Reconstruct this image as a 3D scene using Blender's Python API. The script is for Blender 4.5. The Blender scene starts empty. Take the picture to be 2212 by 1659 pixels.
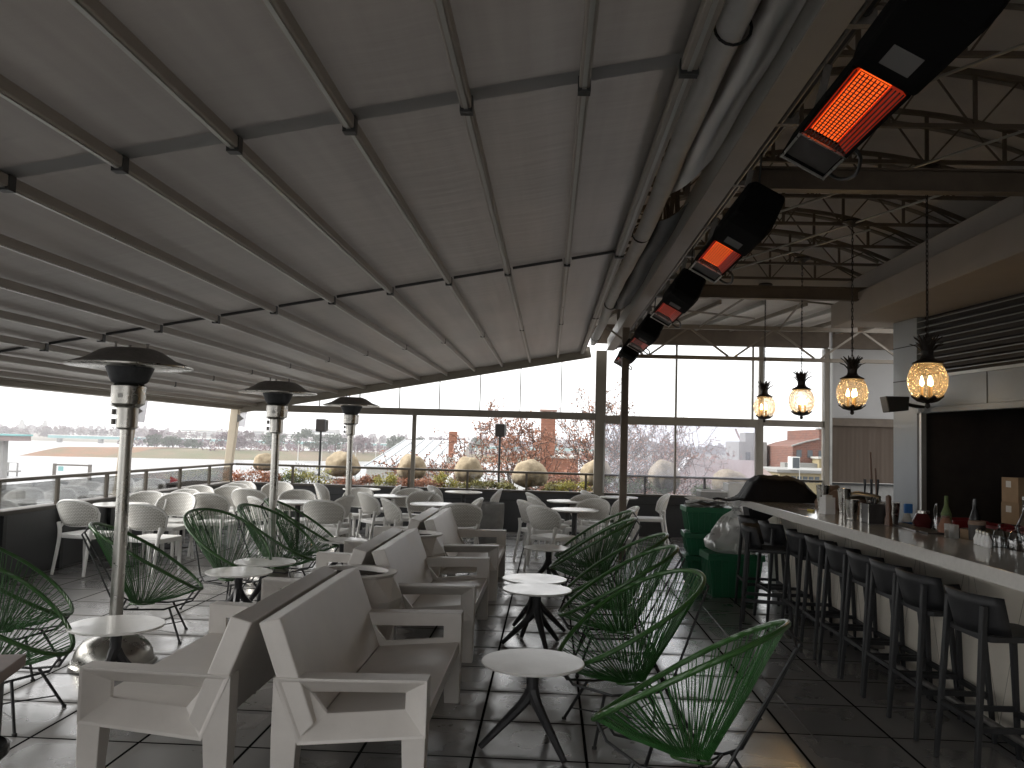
import bpy, bmesh, math, random
from mathutils import Vector, Matrix, noise
R = math.radians
random.seed(7)
scn = bpy.context.scene
C = scn.collection

# ------------------------------------------------------------------ camera, sky, sun, exposure
cd = bpy.data.cameras.new('camera')
cam = bpy.data.objects.new('camera', cd); C.objects.link(cam)
_p, _r, _y = R(3.722), R(1.600), R(2.612)
_cy, _sy, _cp, _sp = math.cos(_y), math.sin(_y), math.cos(_p), math.sin(_p)
_f = Vector((-_sy*_cp, _cy*_cp, _sp)); _rt = Vector((_cy, _sy, 0)); _u = _rt.cross(_f)
_r2 = math.cos(_r)*_rt + math.sin(_r)*_u; _u2 = -math.sin(_r)*_rt + math.cos(_r)*_u
cam.matrix_world = Matrix(((_r2.x, _u2.x, -_f.x, 0), (_r2.y, _u2.y, -_f.y, 0), (_r2.z, _u2.z, -_f.z, 1.65), (0, 0, 0, 1)))
cd.sensor_width = 36; cd.lens = 36*1850/2212
cd.clip_start = 0.05; cd.clip_end = 20000
scn.camera = cam

SUN_EL, SUN_AZ = R(32), R(-88)          # azimuth from +Y towards +X
w = bpy.data.worlds.new('World'); scn.world = w; w.use_nodes = True
nt = w.node_tree; nt.nodes.clear()
sky = nt.nodes.new('ShaderNodeTexSky'); sky.sky_type = 'NISHITA'; sky.sun_disc = False
sky.sun_elevation = SUN_EL; sky.sun_rotation = SUN_AZ
sky.air_density = 1.0; sky.dust_density = 4.0; sky.ozone_density = 1.0
hs = nt.nodes.new('ShaderNodeHueSaturation'); hs.inputs['Saturation'].default_value = 0.12
bg = nt.nodes.new('ShaderNodeBackground'); bg.inputs[1].default_value = 0.15
wo = nt.nodes.new('ShaderNodeOutputWorld')
cl = nt.nodes.new('ShaderNodeMix'); cl.data_type = 'RGBA'; cl.inputs[0].default_value = .72      # pale overcast deck over the clear sky
cl.inputs[7].default_value = (7.4, 7.35, 7.3, 1)
nt.links.new(sky.outputs[0], hs.inputs['Color']); nt.links.new(hs.outputs[0], cl.inputs[6]); nt.links.new(cl.outputs[2], bg.inputs[0]); nt.links.new(bg.outputs[0], wo.inputs[0])
sl = bpy.data.lights.new('sun', 'SUN'); sl.energy = 1.5; sl.angle = R(30); sl.color = (1, .96, .9)
so = bpy.data.objects.new('sun', sl); C.objects.link(so)
_d = Vector((math.sin(SUN_AZ)*math.cos(SUN_EL), math.cos(SUN_AZ)*math.cos(SUN_EL), math.sin(SUN_EL)))
so.rotation_euler = _d.to_track_quat('Z', 'Y').to_euler()
scn.view_settings.view_transform = 'Standard'; scn.view_settings.look = 'None'
scn.view_settings.gamma = 1; scn.view_settings.exposure = 1.3
scn.render.engine = 'CYCLES'
cy = scn.cycles
cy.use_denoising = True; cy.max_bounces = 7; cy.diffuse_bounces = 4; cy.glossy_bounces = 3
cy.transmission_bounces = 4; cy.transparent_max_bounces = 24; cy.volume_bounces = 0
cy.caustics_reflective = False; cy.caustics_refractive = False; cy.sample_clamp_indirect = 6

# ------------------------------------------------------------------ materials
MATS = {}
def nodes(name):
    m = bpy.data.materials.new(name); m.use_nodes = True
    n = m.node_tree; b = n.nodes['Principled BSDF']
    MATS[name] = m
    return m, n, b
def mat(name, col, rough=.5, metal=0, var=0, vs=8, bump=0, bs=60, col2=None, spec=None, rvar=0, stretch=None, coat=0):
    """principled colour with noise variation, roughness wear and fine bump"""
    m, n, b = nodes(name)
    b.inputs['Base Color'].default_value = (*col, 1); b.inputs['Roughness'].default_value = rough
    b.inputs['Metallic'].default_value = metal
    if spec is not None: b.inputs['Specular IOR Level'].default_value = spec
    if coat: b.inputs['Coat Weight'].default_value = coat; b.inputs['Coat Roughness'].default_value = .15
    tc = n.nodes.new('ShaderNodeTexCoord'); src = tc.outputs['Object']
    if stretch:
        mp = n.nodes.new('ShaderNodeMapping'); mp.inputs['Scale'].default_value = stretch
        n.links.new(src, mp.inputs[0]); src = mp.outputs[0]
    if var or col2:
        t = n.nodes.new('ShaderNodeTexNoise'); t.inputs['Scale'].default_value = vs; t.inputs['Detail'].default_value = 6
        t.inputs['Roughness'].default_value = .65
        n.links.new(src, t.inputs[0])
        r = n.nodes.new('ShaderNodeValToRGB'); r.color_ramp.elements[0].position = .32; r.color_ramp.elements[1].position = .68
        c2 = col2 or tuple(min(1, c*(1+var)) for c in col); c1 = col if col2 else tuple(c*(1-var) for c in col)
        r.color_ramp.elements[0].color = (*c1, 1); r.color_ramp.elements[1].color = (*c2, 1)
        n.links.new(t.outputs[0], r.inputs[0]); n.links.new(r.outputs[0], b.inputs['Base Color'])
        if rvar:
            mr = n.nodes.new('ShaderNodeMapRange'); mr.inputs[1].default_value = .3; mr.inputs[2].default_value = .7
            mr.inputs[3].default_value = max(.02, rough-rvar); mr.inputs[4].default_value = min(1, rough+rvar)
            n.links.new(t.outputs[0], mr.inputs[0]); n.links.new(mr.outputs[0], b.inputs['Roughness'])
    if bump:
        t2 = n.nodes.new('ShaderNodeTexNoise'); t2.inputs['Scale'].default_value = bs; t2.inputs['Detail'].default_value = 4
        n.links.new(src, t2.inputs[0])
        bp = n.nodes.new('ShaderNodeBump'); bp.inputs['Strength'].default_value = bump; bp.inputs['Distance'].default_value = .01
        n.links.new(t2.outputs[0], bp.inputs['Height']); n.links.new(bp.outputs[0], b.inputs['Normal'])
    return m
def emit(name, col, s):
    m, n, b = nodes(name)
    b.inputs['Base Color'].default_value = (*col, 1); b.inputs['Emission Color'].default_value = (*col, 1); b.inputs['Emission Strength'].default_value = s
    return m
def glass(name, tint=(1, 1, 1), gloss=.06, haze=0, hazecol=(.8, .8, .8), rough=.02, bump=0, bs=20):
    m, n, b = nodes(name); n.nodes.remove(b); o = n.nodes['Material Output']
    t = n.nodes.new('ShaderNodeBsdfTransparent'); t.inputs[0].default_value = (*tint, 1)
    g = n.nodes.new('ShaderNodeBsdfGlossy'); g.inputs['Roughness'].default_value = rough
    fr = n.nodes.new('ShaderNodeFresnel'); fr.inputs[0].default_value = 1.45
    ad = n.nodes.new('ShaderNodeMath'); ad.operation = 'MULTIPLY_ADD'; ad.inputs[1].default_value = .8; ad.inputs[2].default_value = gloss*.3
    n.links.new(fr.outputs[0], ad.inputs[0])
    mx = n.nodes.new('ShaderNodeMixShader'); n.links.new(ad.outputs[0], mx.inputs[0]); n.links.new(t.outputs[0], mx.inputs[1]); n.links.new(g.outputs[0], mx.inputs[2])
    last = mx
    tc = n.nodes.new('ShaderNodeTexCoord')
    if bump:
        v = n.nodes.new('ShaderNodeTexVoronoi'); v.inputs['Scale'].default_value = bs; n.links.new(tc.outputs['Object'], v.inputs['Vector'])
        bp = n.nodes.new('ShaderNodeBump'); bp.inputs['Strength'].default_value = bump; bp.inputs['Distance'].default_value = .02
        n.links.new(v.outputs['Distance'], bp.inputs['Height']); n.links.new(bp.outputs[0], g.inputs['Normal'])
        n.links.new(bp.outputs[0], fr.inputs['Normal'])
    if haze:
        d = n.nodes.new('ShaderNodeBsdfTranslucent'); d.inputs[0].default_value = (*hazecol, 1)
        tn = n.nodes.new('ShaderNodeTexNoise'); tn.inputs['Scale'].default_value = 3; tn.inputs['Detail'].default_value = 5
        n.links.new(tc.outputs['Object'], tn.inputs[0])
        mm = n.nodes.new('ShaderNodeMath'); mm.operation = 'MULTIPLY'; mm.inputs[1].default_value = haze*2; n.links.new(tn.outputs[0], mm.inputs[0])
        m2 = n.nodes.new('ShaderNodeMixShader'); n.links.new(mm.outputs[0], m2.inputs[0]); n.links.new(mx.outputs[0], m2.inputs[1]); n.links.new(d.outputs[0], m2.inputs[2])
        last = m2
    n.links.new(last.outputs[0], o.inputs['Surface'])
    return m

mat('plastic', (.62, .59, .555), .42, var=.09, vs=2.2, bump=.12, bs=220, rvar=.12)
mat('wicker', (.82, .815, .79), .5, var=.05, vs=5)
mat('steel_black', (.018, .019, .02), .45, var=.2, vs=30)
mat('iron_black', (.02, .02, .022), .5, var=.25, vs=12, bump=.1, bs=90)
mat('stool_black', (.012, .0125, .014), .55, var=.15, vs=10, bump=.1, bs=200)
mat('table_white', (.82, .81, .78), .2, var=.03, vs=6, rvar=.07)
mat('edge_dark', (.05, .04, .03), .5)
mat('inox', (.42, .41, .38), .3, metal=1, var=.12, vs=6, rvar=.12)
mat('mesh_dark', (.045, .048, .052), .6, metal=.4, var=.2, vs=40)
mat('inox_dark', (.20, .19, .18), .45, metal=.7, var=.2, vs=25)
mat('paint_beige', (.60, .52, .40), .5, var=.06, vs=4)
mat('paint_taupe', (.26, .235, .195), .5, var=.08, vs=4, rvar=.1)
mat('rafter_paint', (.33, .298, .262), .42, var=.06, vs=3)
mat('alu', (.50, .50, .48), .38, metal=.6, var=.1, vs=5, rvar=.12)
mat('seam_cloth', (.265, .27, .272), .42)
mat('rubber', (.02, .02, .02), .7)
mat('truss_paint', (.15, .118, .09), .55, var=.18, vs=5)
mat('truss_grey', (.30, .265, .22), .55, var=.1, vs=5)
mat('ceiling_pale', (.80, .76, .72), .7, var=.08, vs=1.2)
mat('plaster', (.58, .53, .46), .75, var=.05, vs=2, bump=.05, bs=40)
mat('panel_blue', (.30, .335, .36), .4, metal=.2, var=.07, vs=2, rvar=.1)
mat('panel_white', (.50, .50, .50), .5, var=.05, vs=2)
mat('slat_dark', (.035, .03, .028), .5, var=.2, vs=5)
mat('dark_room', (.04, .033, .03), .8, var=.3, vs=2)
mat('wood_dark', (.06, .035, .025), .6, var=.3, vs=4, stretch=(1, 8, 1))
mat('wall_dark', (.050, .052, .056), .45, var=.15, vs=3, rvar=.1)
mat('cap_dark', (.075, .065, .055), .6, metal=.1, var=.15, vs=8)
mat('rail_brown', (.10, .085, .065), .35, metal=.3, var=.1, vs=8)
mat('crate_green', (.012, .13, .055), .45, var=.12, vs=6, bump=.05, bs=50)
mat('cardboard', (.36, .25, .15), .8, var=.1, vs=8)
mat('paper', (.75, .75, .73), .7, var=.04)
mat('tarp_black', (.006, .006, .007), .6, var=.2, vs=4, bump=.5, bs=14, spec=.25)
mat('black_gloss', (.012, .012, .013), .22)
mat('burlap', (.25, .20, .13), .95, vs=11, bump=.6, bs=90, col2=(.40, .33, .23))
mat('bark', (.05, .035, .028), .9, var=.3, vs=20, bump=.6, bs=60)
mat('soil', (.035, .025, .018), 1, var=.4, vs=60, bump=1, bs=120)
mat('planter_grey', (.30, .30, .29), .8, var=.12, vs=10, bump=.2, bs=150)
mat('brick_red', (.42, .14, .08), .85, var=.2, vs=3)
mat('brick_pale', (.24, .12, .08), .85, var=.2, vs=3)
mat('roof_pink', (.24, .185, .175), .85, var=.1, vs=1)
mat('stone_pale', (.40, .39, .36), .8, var=.08, vs=.6)
mat('stucco_yellow', (.26, .21, .12), .8, var=.1, vs=1)
mat('white_paint', (.80, .80, .78), .5, var=.04, vs=1)
mat('metal_roof', (.42, .44, .45), .35, metal=.2, var=.05, vs=.7)
mat('window_dark', (.06, .07, .08), .1)
mat('teal', (.16, .38, .38), .6, var=.05, vs=.1)
mat('concrete', (.24, .235, .225), .85, var=.12, vs=.4)
mat('earth_brown', (.20, .085, .04), 1, vs=.09, col2=(.115, .085, .035))
mat('land', (.12, .10, .08), 1, vs=.01, col2=(.10, .095, .05))
mat('grass', (.075, .085, .03), 1, vs=.05, col2=(.14, .095, .055))
mat('leaf_evergreen', (.035, .06, .028), .7, var=.35, vs=.3)
mat('leaf_purple', (.115, .075, .085), .9, var=.3, vs=.05)
mat('leaf_scrub', (.15, .075, .075), .9, var=.35, vs=.08)
mat('leaf_far', (.085, .062, .078), .9, vs=.02, col2=(.15, .105, .085))
mat('leaf_orange', (.26, .125, .08), .8, var=.4, vs=1.5)
mat('leaf_pink', (.25, .13, .11), .8, var=.35, vs=1)
mat('shrub_yellow', (.50, .40, .05), .7, var=.4, vs=12, col2=(.20, .24, .05))
mat('shrub_green', (.07, .12, .05), .7, var=.4, vs=12, col2=(.16, .19, .06))
mat('shrub_red', (.36, .13, .07), .8, var=.4, vs=12, col2=(.42, .22, .13))
mat('shrub_olive', (.24, .22, .06), .7, var=.4, vs=12)
mat('plastic_blue', (.02, .16, .50), .4)
mat('plastic_red', (.20, .010, .012), .4, var=.1)
mat('jam_red', (.06, .01, .01), .25)
mat('plastic_yellow', (.45, .36, .05), .5)
mat('lime_green', (.16, .40, .10), .5)
mat('wood_mill', (.14, .07, .04), .4, var=.2, vs=12)
mat('paper_brown', (.26, .18, .13), .85, var=.15, vs=10, bump=.6, bs=18)
mat('lantern_iron', (.025, .018, .014), .55, var=.3, vs=30)
mat('candle', (.30, .17, .06), .5)
mat('soffit', (.42, .385, .35), .75, var=.06, vs=1.5)
mat('red_flag', (.55, .03, .05), .7)
mat('label_grey', (.15, .145, .14), .7)
mat('duct_white', (.80, .81, .82), .5, metal=0, var=.06, vs=5, bump=.15, bs=16)
emit('bulb', (1, .68, .32), 30)
emit('ember_bright', (1, .115, .014), .46)
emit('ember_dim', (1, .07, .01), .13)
emit('reflected_glow', (1, .06, .008), .03)  # emission standing in for ember glow mirrored by the side reflectors
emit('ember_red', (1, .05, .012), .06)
glass('glass_clear', (.97, .98, .98), .05)
glass('glass_window', (.93, .94, .96), .06, haze=.05, hazecol=(.85, .85, .88))
glass('glass_misty', (.90, .91, .95), .06, haze=.16, hazecol=(.9, .9, .93))
glass('glass_amber', (1, .955, .87), .12, haze=.09, hazecol=(1, .80, .55), rough=.06, bump=.9, bs=34)
glass('vinyl', (.34, .27, .22), .0, haze=.02, hazecol=(.30, .2, .14), rough=.35)
mat('sheet_blue', (.055, .065, .08), .5, var=.2, vs=3)
mat('heater_black', (.005, .005, .005), .9, spec=.08)
glass('poly_bag', (.85, .85, .85), .2, haze=.48, hazecol=(.95, .95, .93), rough=.3, bump=.8, bs=9)
glass('drink_glass', (.9, .93, .93), .3, rough=.03)
glass('panel_pale', (.75, .75, .76), .1, haze=.4, hazecol=(.8, .8, .82))

# woven cord rim, wrapped with cord
def cord_mat(name, col, wrap):
    m, n, b = nodes(name); b.inputs['Base Color'].default_value = (*col, 1); b.inputs['Roughness'].default_value = .32
    tc = n.nodes.new('ShaderNodeTexCoord'); t = n.nodes.new('ShaderNodeTexWave'); t.wave_type = 'RINGS'; t.rings_direction = 'Z'
    t.inputs['Scale'].default_value = wrap; n.links.new(tc.outputs['Object'], t.inputs[0])
    bp = n.nodes.new('ShaderNodeBump'); bp.inputs['Strength'].default_value = .5; bp.inputs['Distance'].default_value = .004
    n.links.new(t.outputs[0], bp.inputs['Height']); n.links.new(bp.outputs[0], b.inputs['Normal'])
    return m
cord_mat('cord_green', (.028, .115, .024), 40)
cord_mat('cord_rim', (.038, .105, .026), 30)

# woven chair back: fine criss-cross
def weave():
    m, n, b = nodes('weave'); b.inputs['Roughness'].default_value = .5
    tc = n.nodes.new('ShaderNodeTexCoord'); sp = n.nodes.new('ShaderNodeSeparateXYZ'); n.links.new(tc.outputs['Object'], sp.inputs[0])
    cb = n.nodes.new('ShaderNodeCombineXYZ'); n.links.new(sp.outputs[1], cb.inputs[0]); n.links.new(sp.outputs[2], cb.inputs[1])
    br = n.nodes.new('ShaderNodeTexBrick'); br.inputs['Scale'].default_value = 1; br.inputs['Brick Width'].default_value = .034; br.inputs['Row Height'].default_value = .017
    br.inputs['Mortar Size'].default_value = .0028; br.inputs['Mortar Smooth'].default_value = .4
    br.inputs['Color1'].default_value = (.80, .79, .75, 1); br.inputs['Color2'].default_value = (.74, .725, .68, 1); br.inputs['Mortar'].default_value = (.30, .28, .24, 1)
    n.links.new(cb.outputs[0], br.inputs[0]); n.links.new(br.outputs['Color'], b.inputs['Base Color'])
    bp = n.nodes.new('ShaderNodeBump'); bp.inputs['Strength'].default_value = .6; bp.inputs['Distance'].default_value = .004; bp.invert = True
    n.links.new(br.outputs['Fac'], bp.inputs['Height']); n.links.new(bp.outputs[0], b.inputs['Normal'])
weave()

# awning cloth: pale grey translucent, faint streaks along the rafters
def cloth():
    m, n, b = nodes('awning_cloth'); o = n.nodes['Material Output']
    tc = n.nodes.new('ShaderNodeTexCoord'); mp = n.nodes.new('ShaderNodeMapping'); mp.inputs['Scale'].default_value = (7, .35, 1)
    n.links.new(tc.outputs['Object'], mp.inputs[0])
    t = n.nodes.new('ShaderNodeTexNoise'); t.inputs['Scale'].default_value = 1; t.inputs['Detail'].default_value = 6; n.links.new(mp.outputs[0], t.inputs[0])
    r = n.nodes.new('ShaderNodeValToRGB'); r.color_ramp.elements[0].position = .3; r.color_ramp.elements[1].position = .7
    r.color_ramp.elements[0].color = (.27, .25, .232, 1); r.color_ramp.elements[1].color = (.38, .36, .338, 1)
    n.links.new(t.outputs[0], r.inputs[0]); n.links.new(r.outputs[0], b.inputs['Base Color'])
    b.inputs['Roughness'].default_value = .36; b.inputs['Specular IOR Level'].default_value = .6
    w_ = n.nodes.new('ShaderNodeTexNoise'); w_.inputs['Scale'].default_value = .55; w_.inputs['Detail'].default_value = 5; n.links.new(tc.outputs['Object'], w_.inputs[0])      # damp stains
    wr = n.nodes.new('ShaderNodeValToRGB'); wr.color_ramp.elements[0].position = .35; wr.color_ramp.elements[1].position = .62
    wr.color_ramp.elements[0].color = (.72, .75, .78, 1); wr.color_ramp.elements[1].color = (1, 1, 1, 1); n.links.new(w_.outputs[0], wr.inputs[0])
    mm = n.nodes.new('ShaderNodeMix'); mm.data_type = 'RGBA'; mm.blend_type = 'MULTIPLY'; mm.inputs[0].default_value = 1
    n.links.new(r.outputs[0], mm.inputs[6]); n.links.new(wr.outputs[0], mm.inputs[7]); n.links.new(mm.outputs[2], b.inputs['Base Color'])
    t2 = n.nodes.new('ShaderNodeTexNoise'); t2.inputs['Scale'].default_value = 1.6; t2.inputs['Detail'].default_value = 3
    mp2 = n.nodes.new('ShaderNodeMapping'); mp2.inputs['Scale'].default_value = (1, 6, 1); n.links.new(tc.outputs['Object'], mp2.inputs[0]); n.links.new(mp2.outputs[0], t2.inputs[0])
    bp = n.nodes.new('ShaderNodeBump'); bp.inputs['Strength'].default_value = .25; bp.inputs['Distance'].default_value = .02
    n.links.new(t2.outputs[0], bp.inputs['Height']); n.links.new(bp.outputs[0], b.inputs['Normal'])
    tl = n.nodes.new('ShaderNodeBsdfTranslucent'); tl.inputs[0].default_value = (.30, .27, .25, 1)
    mx = n.nodes.new('ShaderNodeMixShader'); mx.inputs[0].default_value = .03
    n.links.new(b.outputs[0], mx.inputs[1]); n.links.new(tl.outputs[0], mx.inputs[2]); n.links.new(mx.outputs[0], o.inputs['Surface'])
cloth()

# wet concrete pavers
def pavers():
    m, n, b = nodes('pavers')
    g = n.nodes.new('ShaderNodeNewGeometry')
    mp = n.nodes.new('ShaderNodeMapping'); mp.inputs['Location'].default_value = (-.233+.59*20, -5.14+.59*20, 0)
    n.links.new(g.outputs['Position'], mp.inputs[0])
    br = n.nodes.new('ShaderNodeTexBrick'); br.offset = 0; br.inputs['Scale'].default_value = 1
    br.inputs['Brick Width'].default_value = .59; br.inputs['Row Height'].default_value = .59
    br.inputs['Mortar Size'].default_value = .009; br.inputs['Mortar Smooth'].default_value = .25; br.inputs['Bias'].default_value = 0
    br.inputs['Color1'].default_value = (.20, .194, .188, 1); br.inputs['Color2'].default_value = (.27, .262, .252, 1); br.inputs['Mortar'].default_value = (.008, .008, .008, 1)
    n.links.new(mp.outputs[0], br.inputs[0])
    # wetness: large noise, plus wetter rims of each paver
    t = n.nodes.new('ShaderNodeTexNoise'); t.inputs['Scale'].default_value = 2.2; t.inputs['Detail'].default_value = 4; n.links.new(g.outputs['Position'], t.inputs[0])
    br2 = n.nodes.new('ShaderNodeTexBrick'); br2.offset = 0; br2.inputs['Scale'].default_value = 1
    br2.inputs['Brick Width'].default_value = .59; br2.inputs['Row Height'].default_value = .59; br2.inputs['Mortar Size'].default_value = .09; br2.inputs['Mortar Smooth'].default_value = 1
    n.links.new(mp.outputs[0], br2.inputs[0])
    ad = n.nodes.new('ShaderNodeMath'); ad.operation = 'MULTIPLY_ADD'; ad.inputs[1].default_value = -.30
    n.links.new(br2.outputs['Fac'], ad.inputs[0]); n.links.new(t.outputs[0], ad.inputs[2])
    mr = n.nodes.new('ShaderNodeMapRange'); mr.inputs[1].default_value = .18; mr.inputs[2].default_value = .52; mr.inputs[3].default_value = 0; mr.inputs[4].default_value = 1
    n.links.new(ad.outputs[0], mr.inputs[0])
    rr = n.nodes.new('ShaderNodeMapRange'); rr.inputs[3].default_value = .46; rr.inputs[4].default_value = .27; n.links.new(mr.outputs[0], rr.inputs[0]); n.links.new(rr.outputs[0], b.inputs['Roughness'])
    mx = n.nodes.new('ShaderNodeMix'); mx.data_type = 'RGBA'; mx.blend_type = 'MULTIPLY'; mx.inputs[0].default_value = 1
    cr = n.nodes.new('ShaderNodeValToRGB'); cr.color_ramp.elements[0].color = (1, 1, 1, 1); cr.color_ramp.elements[1].color = (.80, .80, .81, 1)
    n.links.new(mr.outputs[0], cr.inputs[0]); n.links.new(br.outputs['Color'], mx.inputs[6]); n.links.new(cr.outputs[0], mx.inputs[7])
    n.links.new(mx.outputs[2], b.inputs['Base Color'])
    t3 = n.nodes.new('ShaderNodeTexNoise'); t3.inputs['Scale'].default_value = 130; t3.inputs['Detail'].default_value = 3; n.links.new(g.outputs['Position'], t3.inputs[0])
    b1 = n.nodes.new('ShaderNodeBump'); b1.inputs['Strength'].default_value = .25; b1.inputs['Distance'].default_value = .0016; n.links.new(t3.outputs[0], b1.inputs['Height'])
    iv = n.nodes.new('ShaderNodeMath'); iv.operation = 'SUBTRACT'; iv.inputs[0].default_value = 1; n.links.new(br.outputs['Fac'], iv.inputs[1])
    b2 = n.nodes.new('ShaderNodeBump'); b2.inputs['Strength'].default_value = .9; b2.inputs['Distance'].default_value = .008
    n.links.new(iv.outputs[0], b2.inputs['Height']); n.links.new(b1.outputs[0], b2.inputs['Normal']); n.links.new(b2.outputs[0], b.inputs['Normal'])
    sv = n.nodes.new('ShaderNodeMapRange'); sv.inputs[3].default_value = .12; sv.inputs[4].default_value = 1.0; n.links.new(mr.outputs[0], sv.inputs[0]); sm = n.nodes.new('ShaderNodeMath'); sm.operation = 'MULTIPLY'; n.links.new(sv.outputs[0], sm.inputs[0]); n.links.new(iv.outputs[0], sm.inputs[1]); n.links.new(sm.outputs[0], b.inputs['Specular IOR Level'])
    cw = n.nodes.new('ShaderNodeMath'); cw.operation = 'MULTIPLY'; n.links.new(mr.outputs[0], cw.inputs[0]); n.links.new(iv.outputs[0], cw.inputs[1]); n.links.new(cw.outputs[0], b.inputs['Coat Weight']); b.inputs['Coat Roughness'].default_value = .24; b.inputs['Coat IOR'].default_value = 1.6
    n.links.new(b1.outputs[0], b.inputs['Coat Normal'])
pavers()

def bar_front():
    m, n, b = nodes('bar_front'); b.inputs['Base Color'].default_value = (.72, .67, .58, 1); b.inputs['Roughness'].default_value = .4
bar_front()
mat('quartz', (.68, .66, .62), .09, var=.05, vs=30)
def corrugated():
    m, n, b = nodes('corrugated'); b.inputs['Roughness'].default_value = .75; b.inputs['Specular IOR Level'].default_value = .15
    tc = n.nodes.new('ShaderNodeTexCoord'); mp = n.nodes.new('ShaderNodeMapping'); mp.inputs['Scale'].default_value = (9, 1, .6); n.links.new(tc.outputs['Object'], mp.inputs[0])
    t = n.nodes.new('ShaderNodeTexNoise'); t.inputs['Scale'].default_value = 1; t.inputs['Detail'].default_value = 4; n.links.new(mp.outputs[0], t.inputs[0])
    r = n.nodes.new('ShaderNodeValToRGB'); r.color_ramp.elements[0].position = .3; r.color_ramp.elements[1].position = .75
    r.color_ramp.elements[0].color = (.12, .094, .076, 1); r.color_ramp.elements[1].color = (.15, .121, .10, 1)
    n.links.new(t.outputs[0], r.inputs[0]); n.links.new(r.outputs[0], b.inputs['Base Color'])
corrugated()
def water_mat():
    m, n, b = nodes('water'); b.inputs['Specular IOR Level'].default_value = .10; b.inputs['Roughness'].default_value = .3
    g = n.nodes.new('ShaderNodeNewGeometry'); mp = n.nodes.new('ShaderNodeMapping'); mp.inputs['Scale'].default_value = (.05, .16, 1); n.links.new(g.outputs['Position'], mp.inputs[0])
    t = n.nodes.new('ShaderNodeTexNoise'); t.inputs['Scale'].default_value = 1; t.inputs['Detail'].default_value = 8; n.links.new(mp.outputs[0], t.inputs[0])
    bp = n.nodes.new('ShaderNodeBump'); bp.inputs['Strength'].default_value = .5; bp.inputs['Distance'].default_value = 1.0; n.links.new(t.outputs[0], bp.inputs['Height']); n.links.new(bp.outputs[0], b.inputs['Normal'])
    r = n.nodes.new('ShaderNodeValToRGB'); r.color_ramp.elements[0].color = (.13, .135, .14, 1); r.color_ramp.elements[1].color = (.30, .305, .31, 1); r.color_ramp.elements[0].position = .35; r.color_ramp.elements[1].position = .62; n.links.new(t.outputs[0], r.inputs[0]); n.links.new(r.outputs[0], b.inputs['Base Color'])
water_mat()
def brick_wall(name, c1, c2, mortar, s):
    m, n, b = nodes(name); b.inputs['Roughness'].default_value = .9
    tc = n.nodes.new('ShaderNodeTexCoord'); sp = n.nodes.new('ShaderNodeSeparateXYZ'); n.links.new(tc.outputs['Object'], sp.inputs[0])
    ad = n.nodes.new('ShaderNodeMath'); ad.operation = 'ADD'; n.links.new(sp.outputs[0], ad.inputs[0]); n.links.new(sp.outputs[1], ad.inputs[1])
    cb = n.nodes.new('ShaderNodeCombineXYZ'); n.links.new(ad.outputs[0], cb.inputs[0]); n.links.new(sp.outputs[2], cb.inputs[1])
    br = n.nodes.new('ShaderNodeTexBrick'); br.inputs['Scale'].default_value = s; br.inputs['Color1'].default_value = (*c1, 1); br.inputs['Color2'].default_value = (*c2, 1); br.inputs['Mortar'].default_value = (*mortar, 1)
    br.inputs['Mortar Size'].default_value = .012
    n.links.new(cb.outputs[0], br.inputs[0]); n.links.new(br.outputs[0], b.inputs['Base Color'])
brick_wall('bricks', (.27, .11, .068), (.21, .088, .055), (.26, .17, .13), 3)
brick_wall('bricks_old', (.17, .065, .045), (.11, .05, .04), (.22, .17, .14), 2)

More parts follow.
